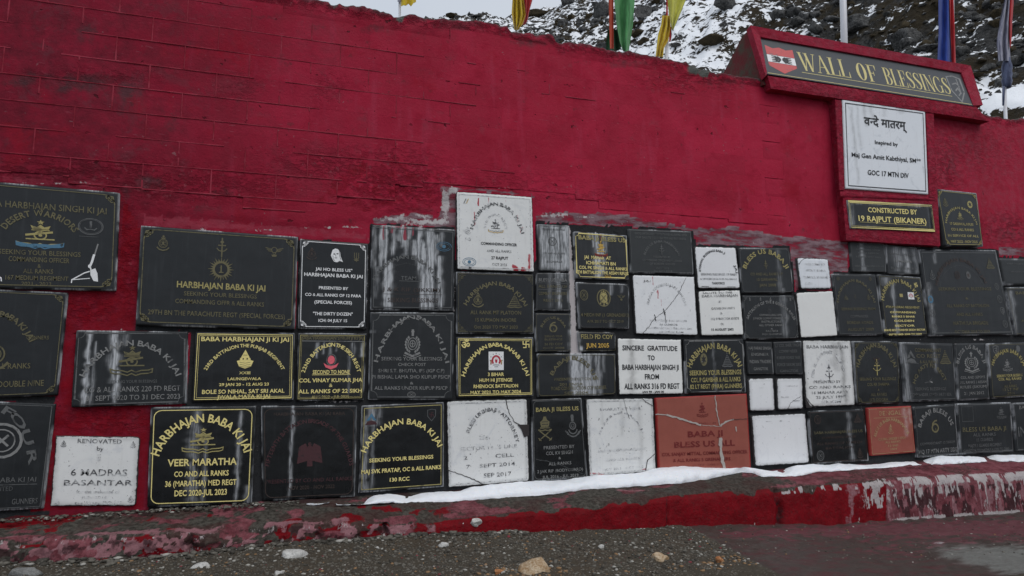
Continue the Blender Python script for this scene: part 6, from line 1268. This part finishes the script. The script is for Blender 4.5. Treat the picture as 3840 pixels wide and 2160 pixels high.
# crumbled mortar at the foot of the left kerb and of the plaques
for _ in range(1700):
    x = R.uniform(-2.3, 1.9); y = YL - .03 - abs(R.gauss(0, .06)); z = float(ground_z(np.array(x), np.array(y))); s = .006 + .034 * R.random() ** 4
    places.append(((x, y, z + s * .25), s * 1.2, s, s * .8, R.uniform(0, 6), 2 if R.random() < .10 else (0 if R.random() < .5 else 1)))
for _ in range(700):
    x = R.uniform(-2.3, .12); y = -.05 - abs(R.gauss(0, .09)); s = .005 + .020 * R.random() ** 3; z = LEDGE_BACK - .01
    places.append(((x, y, z + s * .3), s * 1.3, s, s * .8, R.uniform(0, 6), 0 if R.random() < .5 else (2 if R.random() < .16 else 1)))
scatter("gravel", places, PEB)
ROCKW = mat_rock("pale_stone", (.36, .35, .33), (.62, .61, .58), 18); ROCKT = mat_rock("tan_stone", (.28, .17, .08), (.52, .42, .30), 16); ROCKG = mat_rock("grey_stone", (.13, .13, .125), (.25, .25, .24), 18); ROCKO = mat_rock("orange_stone", (.30, .10, .03), (.45, .24, .12), 16)
def ground_hit(px_, py_):
    d = ray(px_, py_); t = 3.0
    for _ in range(60):
        p = CAM + d * t; gz = float(ground_z(np.array(p[0]), np.array(p[1]))); t += (p[2] - gz) / (-d[2]) * .8
    return CAM + d * t
for (a, b, w_, h_, m, seed, lab) in [(1103,2085,42,20,ROCKW,3,"pale pointed stone on the gravel near the left kerb end"),(745,2128,34,14,ROCKW,8,"flat pale stone on the gravel below the eagle plaque, left of the pale pointed one"),
  (2012,2138,56,28,ROCKT,5,"tan stone, the biggest on the gravel at bottom centre"),(1660,2049,20,10,ROCKW,12,"small cream stone lying alone on gravel near the kerb, left of centre"),(90,2150,50,22,ROCKG,15,"grey stone at the bottom left corner of the picture"),
  (1870,2148,20,14,ROCKO,17,"small orange stone on the gravel just left of the big tan stone"),(2475,2100,34,18,ROCKT,21,"brownish stone half sunk in gravel right of the big tan stone"),(2254,2054,10,10,ROCKW,23,"tiny upright white stone on the gravel in front of the red kerb"),
  (2700,2108,20,12,ROCKO,27,"rusty orange stone in the gravel patch at lower right"),(1042,2152,15,9,ROCKW,31,"small cream stone at the bottom edge below the pale pointed one"),(1780,1962,22,12,ROCKW,35,"broken white lump lying on the kerb edge near its middle"),(1415,2056,9,6,ROCKW,37,"tiny flat pale stone left of centre by the kerb foot")]:
    if "kerb edge" in lab: p = P(a, b, YL - .01)
    else: p = ground_hit(a, b)
    dep = -((p - CAM) @ W2C.T)[2]; k = dep / F
    v = stone_shape(ICO3[0], seed, .7, .95) * [w_ * k * 1.25, w_ * k, h_ * k * 1.7]
    o = mesh_obj("loose_stone", v + p, ICO3[1], m, None, False, at=p); tag(o, lab, "stone")

# ------------------------------------------------------------------ snow lying on the ledge
def snow_patch(top, bot, label, n=160):
    top = np.array(top, float); bot = np.array(bot, float); x0, x1 = max(top[0, 0], bot[0, 0]), min(top[-1, 0], bot[-1, 0])
    px_ = np.linspace(x0, x1, n); ty = np.interp(px_, top[:, 0], top[:, 1]) + (fbm(px_ / 55, 2, 2) - .5) * 5; by = np.interp(px_, bot[:, 0], bot[:, 1]) + (fbm(px_ / 26, 5, 2, 5) - .5) * 7
    rows = []
    for i in range(n):
        # front foot of the drift on the sloping ledge
        lo = None; y = -.05
        for y in np.linspace(-.05, YL + .04, 60):
            p = P(px_[i], by[i], y); t = np.clip((y - .04) / (YL + .02 - .04), 0, 1); zl = LEDGE_BACK + (float(edge_z(p[0])) - LEDGE_BACK) * t ** 1.1
            if p[2] >= zl: break
        f0 = P(px_[i], by[i], y); f0[2] += .002 + .012 * float(px_[i] < 1480)
        bkp = P(px_[i], ty[i], -.055)
        # the crest sits a little out from the wall
        e = min(1.0, min(i, n - 1 - i) / 4.0); bkp = f0 * (1 - e ** .6) * 1.0 + bkp * e ** .6 if e < 1 else bkp
        r = []
        for k in range(15):
            t = k / 14; a = t * math.pi / 2
            yy = bkp[1] + (f0[1] - bkp[1]) * math.sin(a) ** 1.15; zz_ = f0[2] + (bkp[2] - f0[2]) * math.cos(a) ** .80
            xx = bkp[0] + (f0[0] - bkp[0]) * t; r.append((xx, yy, zz_))
        r.insert(0, (bkp[0], -.0, bkp[2] - .01)); rows.append(r)
    V = np.array(rows); V[:, 1:-1, 2] += (fbm(V[:, 1:-1, 0] * 7, V[:, 1:-1, 1] * 7, 1, 3) - .5) * .028; V[:, 1:-1, 1] -= (fbm(V[:, 1:-1, 0] * 9, 4, V[:, 1:-1, 2] * 9, 3) - .5) * .02
    V[:, 1:-1, 2] += (fbm(V[:, 1:-1, 0] * 26, V[:, 1:-1, 1] * 26, 4, 3) - .5) * .012
    m = V.shape[1]; o = mesh_obj("snow_drift", V.reshape(-1, 3), grid_faces(n - 1, m - 1, True), SNOW, None, True); tag(o, kind="stuff")
    return o
snow_patch([(1262,1893),(1355,1884),(1404,1857),(1459,1850),(1514,1860),(1603,1846),(1727,1841),(1767,1826),(1876,1811),(2025,1803),(2125,1798),(2224,1781),(2373,1776),(2472,1756),(2557,1749),(2610,1749),(2709,1756),(2808,1756),(2868,1766),(2933,1766),(2982,1747),(3047,1738),(3107,1744),(3141,1737),(3256,1743),(3355,1733),(3434,1730),(3457,1741)],
           [(1262,1901),(1404,1897),(1480,1889),(1720,1880),(1876,1868),(2025,1859),(2224,1834),(2472,1819),(2557,1812),(2659,1797),(2779,1773),(2818,1775),(2858,1789),(2982,1788),(3057,1773),(3256,1759),(3405,1747),(3457,1743)], "", 260)
snow_patch([(3461,1729),(3504,1714),(3554,1710),(3620,1711),(3688,1714),(3703,1727)], [(3461,1731),(3494,1743),(3600,1739),(3690,1733),(3703,1729)], "", 70)
snow_patch([(3707,1719),(3718,1706),(3753,1704),(3900,1707),(4100,1700)], [(3707,1722),(3753,1730),(3900,1735),(4100,1728)], "", 60)
snow_patch([(1150,1893),(1180,1889),(1235,1886)], [(1150,1896),(1190,1896),(1235,1892)], "", 26)

# ------------------------------------------------------------------ snowy hillside behind
sky_px = [(-1500,420),(0,250),(700,160),(1200,90),(1500,72),(1640,62),(1780,58),(1900,56),(1940,53),(1990,38),(2048,32),(2090,18),(2170,2),(2300,-55),(2600,-230),(3000,-420),(3840,-800),(4600,-1000)]
D = np.array([ray(a, b) for a, b in sky_px]); SAZ = np.arctan2(D[:, 0], D[:, 1]); STA = D[:, 2] / np.hypot(D[:, 0], D[:, 1])
R0, R1 = 12.0, 78.0; ZH = -.6
def hill_z(az, r, detail=True):
    top = np.interp(az, SAZ, STA) * R1 + CAM[2]; t = np.clip((r - R0) / (R1 - R0), 0, 1.6)
    s = np.where(t <= 1, t ** 1.06, 1 - (t - 1) * .8); z = ZH + (top - ZH) * s
    x, y = r * np.sin(az), r * np.cos(az)
    if detail:
        a = np.clip(t * 3, 0, 1)
        z = z + a * ((fbm(x * .09, y * .09, 2, 3) - .5) * 5.0 * np.clip(1.2 - t, .1, 1) + (fbm(x * .42, y * .42, 5, 4) - .5) * 2.2 + (fbm(x * 1.7, y * 1.7, 8, 4) - .5) * 1.1)
    return z
NA, NR = 620, 330
az_ = np.linspace(math.radians(-38), math.radians(78), NA + 1); rr_ = R0 + (R1 * 1.35 - R0) * np.linspace(0, 1, NR + 1) ** 1.25
A_, R_ = np.meshgrid(az_, rr_, indexing='ij'); Zh = hill_z(A_, R_)
Hv = np.stack([R_ * np.sin(A_), CAM[1] + R_ * np.cos(A_), Zh], -1); hpx, hpy = proj(Hv)
zz = np.zeros(Hv.shape); zz[..., 0] = .006 - .095 * sstep(2650, 3250, hpx) + .05 * np.exp(-((hpx - 2600) / 260) ** 2)
zz[..., 0] += .35 * (np.exp(-((hpx - 3760) / 150) ** 4 - ((hpy - 362) / 42) ** 4))
hill = mesh_obj("hillside", Hv.reshape(-1, 3), grid_faces(NA, NR, False), HILL, None, True, attrs={"zone": zz.reshape(-1, 3)}); tag(hill, kind="structure")
ROCK1 = mat_rock("dark_boulder", (.014, .014, .014), (.118, .117, .114), 2.6, 1.27); ROCK2 = mat_rock("brown_scrub", (.018, .015, .009), (.070, .052, .028), 4.0, 1.35)
def hill_pt(px_, py_):
    d = ray(px_, py_); az = math.atan2(d[0], d[1]); ta = d[2] / math.hypot(d[0], d[1])
    rs = np.linspace(R0 + 4, R1 * 1.1, 500); z = hill_z(np.full_like(rs, az), rs); k = np.where(z >= CAM[2] + ta * rs)[0]
    if not len(k): return None
    r = rs[k[0]]; return np.array([r * math.sin(az), CAM[1] + r * math.cos(az), z[k[0]]]), r
R2 = random.Random(9); hp = []; hs = []
while len(hs) < 9000:
    a = math.radians(R2.uniform(2, 66)); r = R2.uniform(15, R1 * 1.02)
    x = r * math.sin(a); y = r * math.cos(a)
    cl_ = float(fbm(x * .16 + 5, y * .16, 3, 3)); q = math.degrees(a)
    if cl_ < .45 + .05 * (q < 40) - .06 * (q > 44): continue
    z = float(hill_z(np.array(a), np.array(r)))
    big = R2.random() < .16
    s = (.16 + .36 * R2.random() ** 2.5) if big else (.05 + .13 * R2.random() ** 2)
    s *= .55 + r / 90
    (hp if big else hs).append(((x, y + CAM[1], z + s * .12), s * R2.uniform(.8, 1.35), s * R2.uniform(.7, 1.1), s * R2.uniform(.8, 1.4), R2.uniform(0, 6.3), 0 if R2.random() < .66 else 1))
scatter("hillside_boulders", hp, [ROCK1, ROCK2], base=ICO3, ang=1.0)
scatter("hillside_rubble", hs, [ROCK1, ROCK2], base=ICO2, ang=.8)
for (a, b, w_, h_, m, seed, lab, cat) in [(2265,52,58,36,ROCK1,41,"big rounded grey boulder on the hillside just left of the green flag","boulder"),(2415,58,40,44,ROCK1,43,"large dark boulder on the hillside just right of the green flag","boulder"),(2135,12,34,16,ROCK1,45,"dark rock outcrop on the snowy skyline left of the green flag","boulder"),
  (2410,158,30,12,ROCK2,47,"low dark shrub on the snow between the green and yellow flags","shrub"),(2663,168,52,26,ROCK2,49,"dark olive shrub on the snow left of the name board","shrub"),(2530,178,20,13,ROCK1,51,"small grey rock on the snow right of the yellow flag","boulder"),
  (3230,95,60,50,ROCK1,53,"large dark rock on the hillside right of the bare white pole","boulder"),(2020,62,60,14,ROCK2,57,"long dark rock ledge on the snowy skyline right of the yellow and red flag","boulder"),(2730,20,50,30,ROCK1,59,"broad grey rock at the top edge above the olive shrub","boulder"),(3410,160,60,44,ROCK1,61,"grey rock face above the name board, left of the blue flag","boulder"),
  (1700,62,30,7,ROCK2,63,"leftmost low dark rock on the snowy skyline, just above the wall top","boulder"),(1790,64,26,9,ROCK1,67,"second low dark rock on the skyline, left of the yellow and red flag","boulder")]:
    h = hill_pt(a, b)
    if h is None: h = hill_pt(a, b + 12)
    if h is None: continue
    p, r = h; k = -((p - CAM) @ W2C.T)[2] / F
    v = stone_shape(ICO3[0], seed, .8, .85) * [w_ * k, w_ * k * .9, h_ * k * 1.15]
    if cat == 'shrub': v *= (1 + .25 * (fbm(v[:, 0] * 3, v[:, 1] * 3, v[:, 2] * 3) - .5))[:, None]
    o = mesh_obj("boulder" if cat == "boulder" else "shrub", v + p, ICO3[1], m, None, cat != 'boulder', at=p); tag(o, lab, cat)

# ------------------------------------------------------------------ flags and poles behind the wall
WHITEP = mat_plain("white_painted_pole", (.62, .62, .65), .4, .08)
CL = {'yellow': mat_cloth("yellow_cloth", (.50, .34, .015), (.72, .54, .03)), 'lemon': mat_cloth("lemon_cloth", (.46, .46, .06), (.62, .60, .12)), 'red': mat_cloth("red_cloth", (.28, .006, .012), (.48, .015, .02)), 'orange': mat_cloth("orange_red_cloth", (.36, .045, .02), (.50, .08, .04)),
      'green': mat_cloth("green_cloth", (.04, .17, .055), (.10, .33, .12)), 'dgreen': mat_cloth("dark_green_cloth", (.012, .05, .02), (.02, .09, .035)), 'blue': mat_cloth("blue_cloth", (.012, .035, .20), (.02, .055, .30)), 'grey': mat_cloth("silver_grey_cloth", (.16, .16, .22), (.36, .36, .44)), 'navy': mat_cloth("dark_blue_grey_wrap", (.03, .035, .07), (.10, .12, .20))}
def cloth(name, left, right, Yc, mat, parent, at, folds=3, depth=.05, n=(14, 40), seed=0, ragged=0):
    "hanging cloth between two edge lines (photo pixels, same heights)"
    nu, nv = n; ys = np.linspace(left[0][1], left[-1][1], nv + 1); lx = np.interp(ys, [p[1] for p in left], [p[0] for p in left]); rx = np.interp(ys, [p[1] for p in right], [p[0] for p in right])
    U, Vv = np.meshgrid(np.linspace(0, 1, nu + 1), np.arange(nv + 1), indexing='ij'); Vv = Vv.astype(int)
    PX = lx[Vv] * (1 - U) + rx[Vv] * U; PY = ys[Vv] * 1.0
    if ragged: PY = PY + (Vv == nv) * ragged * (vnoise(U * 6, seed, 3) - .3)
    t = ys[Vv] / 120.0; Yd = Yc + depth * np.sin(U * folds * 2 * math.pi + t * .8 + seed) * (.5 + .5 * vnoise(U * 3, t, seed)) + depth * .6 * (fbm(U * 5, t * 2, seed) - .5)
    v = P(PX, PY, Yd).reshape(-1, 3); f = grid_faces(nu, nv); m = len(v)
    v2 = v + [0, .004, 0]; f2 = f[:, ::-1] + m
    return mesh_obj(name, np.concatenate([v, v2]), np.concatenate([f, f2]), mat, parent, True, at=at)
def pole(x_top, x_bot, y_bot, wpx, Yc, parent, at, y_top=-260, mat=WHITEP):
    a, b = P(x_top, y_top, Yc), P(x_bot, y_bot, Yc); d = (b - a); b = b + d / np.linalg.norm(d) * 1.3; k = -((a - CAM) @ W2C.T)[2] / F
    mb = MB(); mb.tube([a, b], wpx * k / 2, 12); return mb.build("pole", mat, parent, True, at=at)
def flag_root(x, y, Yc, label, group="prayer flags planted behind the wall"):
    p = P(x, y + 60, Yc); p[2] -= .8; return empty("prayer_flag", p, label=label, cat="flag", group=group), p
YF = .62
r, p = flag_root(1499, 62, YF, "white pole with a ragged scrap of yellow cloth, leftmost behind the wall notch")
pole(1496, 1499, 70, 9, YF, r, p); cloth("cloth", [(1506,-160),(1503,-30),(1504,4)], [(1560,-160),(1561,-30),(1560,4)], YF - .05, CL['yellow'], r, p, 2, .05, (12, 22), 2, 30)
cloth("tie", [(1490,-30),(1491,6)], [(1504,-30),(1504,8)], YF - .03, CL['grey'], r, p, 1, .02, (4, 6), 1)
r, p = flag_root(1935, 115, YF, "twisted yellow and red flag, second from the left")
pole(1934, 1936, 125, 10, YF + .05, r, p); cloth("cloth", [(1930,-260),(1922,0),(1919,50),(1924,85),(1930,112)], [(1975,-260),(1964,0),(1972,55),(1962,88),(1944,112)], YF, CL['yellow'], r, p, 3, .07, (16, 50), 4)
cloth("cloth", [(1960,-260),(1958,0),(1968,40),(1965,70),(1960,92)], [(2020,-260),(1997,0),(1984,45),(1978,80),(1966,98)], YF + .05, CL['red'], r, p, 2, .05, (12, 40), 7)
r, p = flag_root(2330, 190, YF, "broad green flag with a reddish strip down its left edge")
pole(2296, 2296, 200, 8, YF + .08, r, p); cloth("cloth", [(2304,-300),(2304,0),(2312,90),(2325,160),(2338,193)], [(2388,-300),(2380,0),(2374,90),(2364,150),(2358,193)], YF, CL['green'], r, p, 1.3, .06, (18, 50), 5)
cloth("binding", [(2283,-300),(2283,0),(2285,100),(2288,182)], [(2302,-300),(2300,0),(2301,100),(2302,182)], YF - .03, CL['orange'], r, p, 1, .03, (5, 60), 3)
cloth("cloth", [(2280,110),(2274,150),(2273,186)], [(2315,110),(2325,150),(2330,190)], YF + .06, CL['dgreen'], r, p, 1.5, .05, (8, 16), 6)
r, p = flag_root(2495, 215, YF, "yellow flag tied in a knot on a short white pole, left of the name board")
pole(2502, 2499, 232, 14, YF + .05, r, p, y_top=110); cloth("cloth", [(2503,-300),(2503,0),(2510,60),(2516,90),(2520,112)], [(2620,-300),(2572,0),(2548,60),(2530,100),(2524,116)], YF, CL['lemon'], r, p, 1.6, .07, (16, 40), 8)
cloth("binding", [(2498,-300),(2499,0),(2498,60)], [(2503,-300),(2504,0),(2505,60)], YF - .04, CL['red'], r, p, 1, .01, (4, 10), 8)
cloth("tail", [(2484,58),(2480,90),(2468,130),(2463,175),(2459,213)], [(2512,60),(2515,100),(2507,150),(2490,180),(2486,215)], YF - .06, CL['yellow'], r, p, 2.2, .06, (14, 40), 9)
cloth("tail", [(2508,100),(2510,130),(2510,156)], [(2518,104),(2519,135),(2514,158)], YF - .02, CL['red'], r, p, 1, .02, (4, 12), 9)
pr = P(3165, 260, YF + .35); pr[2] -= .5
o = empty("flag_pole", pr, label="bare white pole rising behind the name board", cat="pole"); pole(3155, 3166, 165, 23, YF + .35, o, pr)
r, p = flag_root(3550, 250, YF + .3, "tall blue flag with a red edge behind the right end of the name board")
cloth("cloth", [(3521,-400),(3519,0),(3520,120),(3515,240)], [(3563,-400),(3562,0),(3565,120),(3570,245)], YF + .3, CL['blue'], r, p, 1.2, .05, (14, 40), 11)
cloth("binding", [(3562,-400),(3561,0),(3565,120),(3570,245)], [(3579,-400),(3576,0),(3581,120),(3585,250)], YF + .27, CL['red'], r, p, 1, .03, (5, 40), 12); pole(3568, 3574, 262, 12, YF + .38, r, p)
r, p = flag_root(3768, 440, YF + .1, "silver grey flag bound to its pole with dark cloth at the far right", )
pole(3766, 3771, 436, 12, YF + .12, r, p, y_top=300); cloth("cloth", [(3782,-400),(3766,0),(3750,80),(3738,160),(3745,228)], [(3792,-400),(3788,0),(3786,80),(3786,160),(3790,228)], YF + .06, CL['grey'], r, p, 2, .06, (14, 50), 13)
cloth("binding", [(3788,-400),(3784,0),(3781,80),(3784,140),(3787,178)], [(3806,-400),(3802,0),(3796,80),(3794,140),(3790,182)], YF + .04, CL['red'], r, p, 1, .03, (5, 40), 14)
wmb = MB(); k = -((P(3770, 280, YF + .08) - CAM) @ W2C.T)[2] / F
ysn = [218, 236, 246, 256, 268, 280, 292, 304, 316, 328]; rad = [10, 14, 17, 18, 16, 18, 15, 18, 15, 13]
wmb.tube([P(3776, y, YF + .10) for y in ysn], [q * k for q in rad], 12); wmb.build("wrap", CL['navy'], r, True, at=p)
wm2 = MB(); wm2.tube([P(3764, 325, YF + .09), P(3762, 395, YF + .09)], [5 * k, 3 * k], 8); wm2.build("tail", CL['navy'], r, True, at=p)
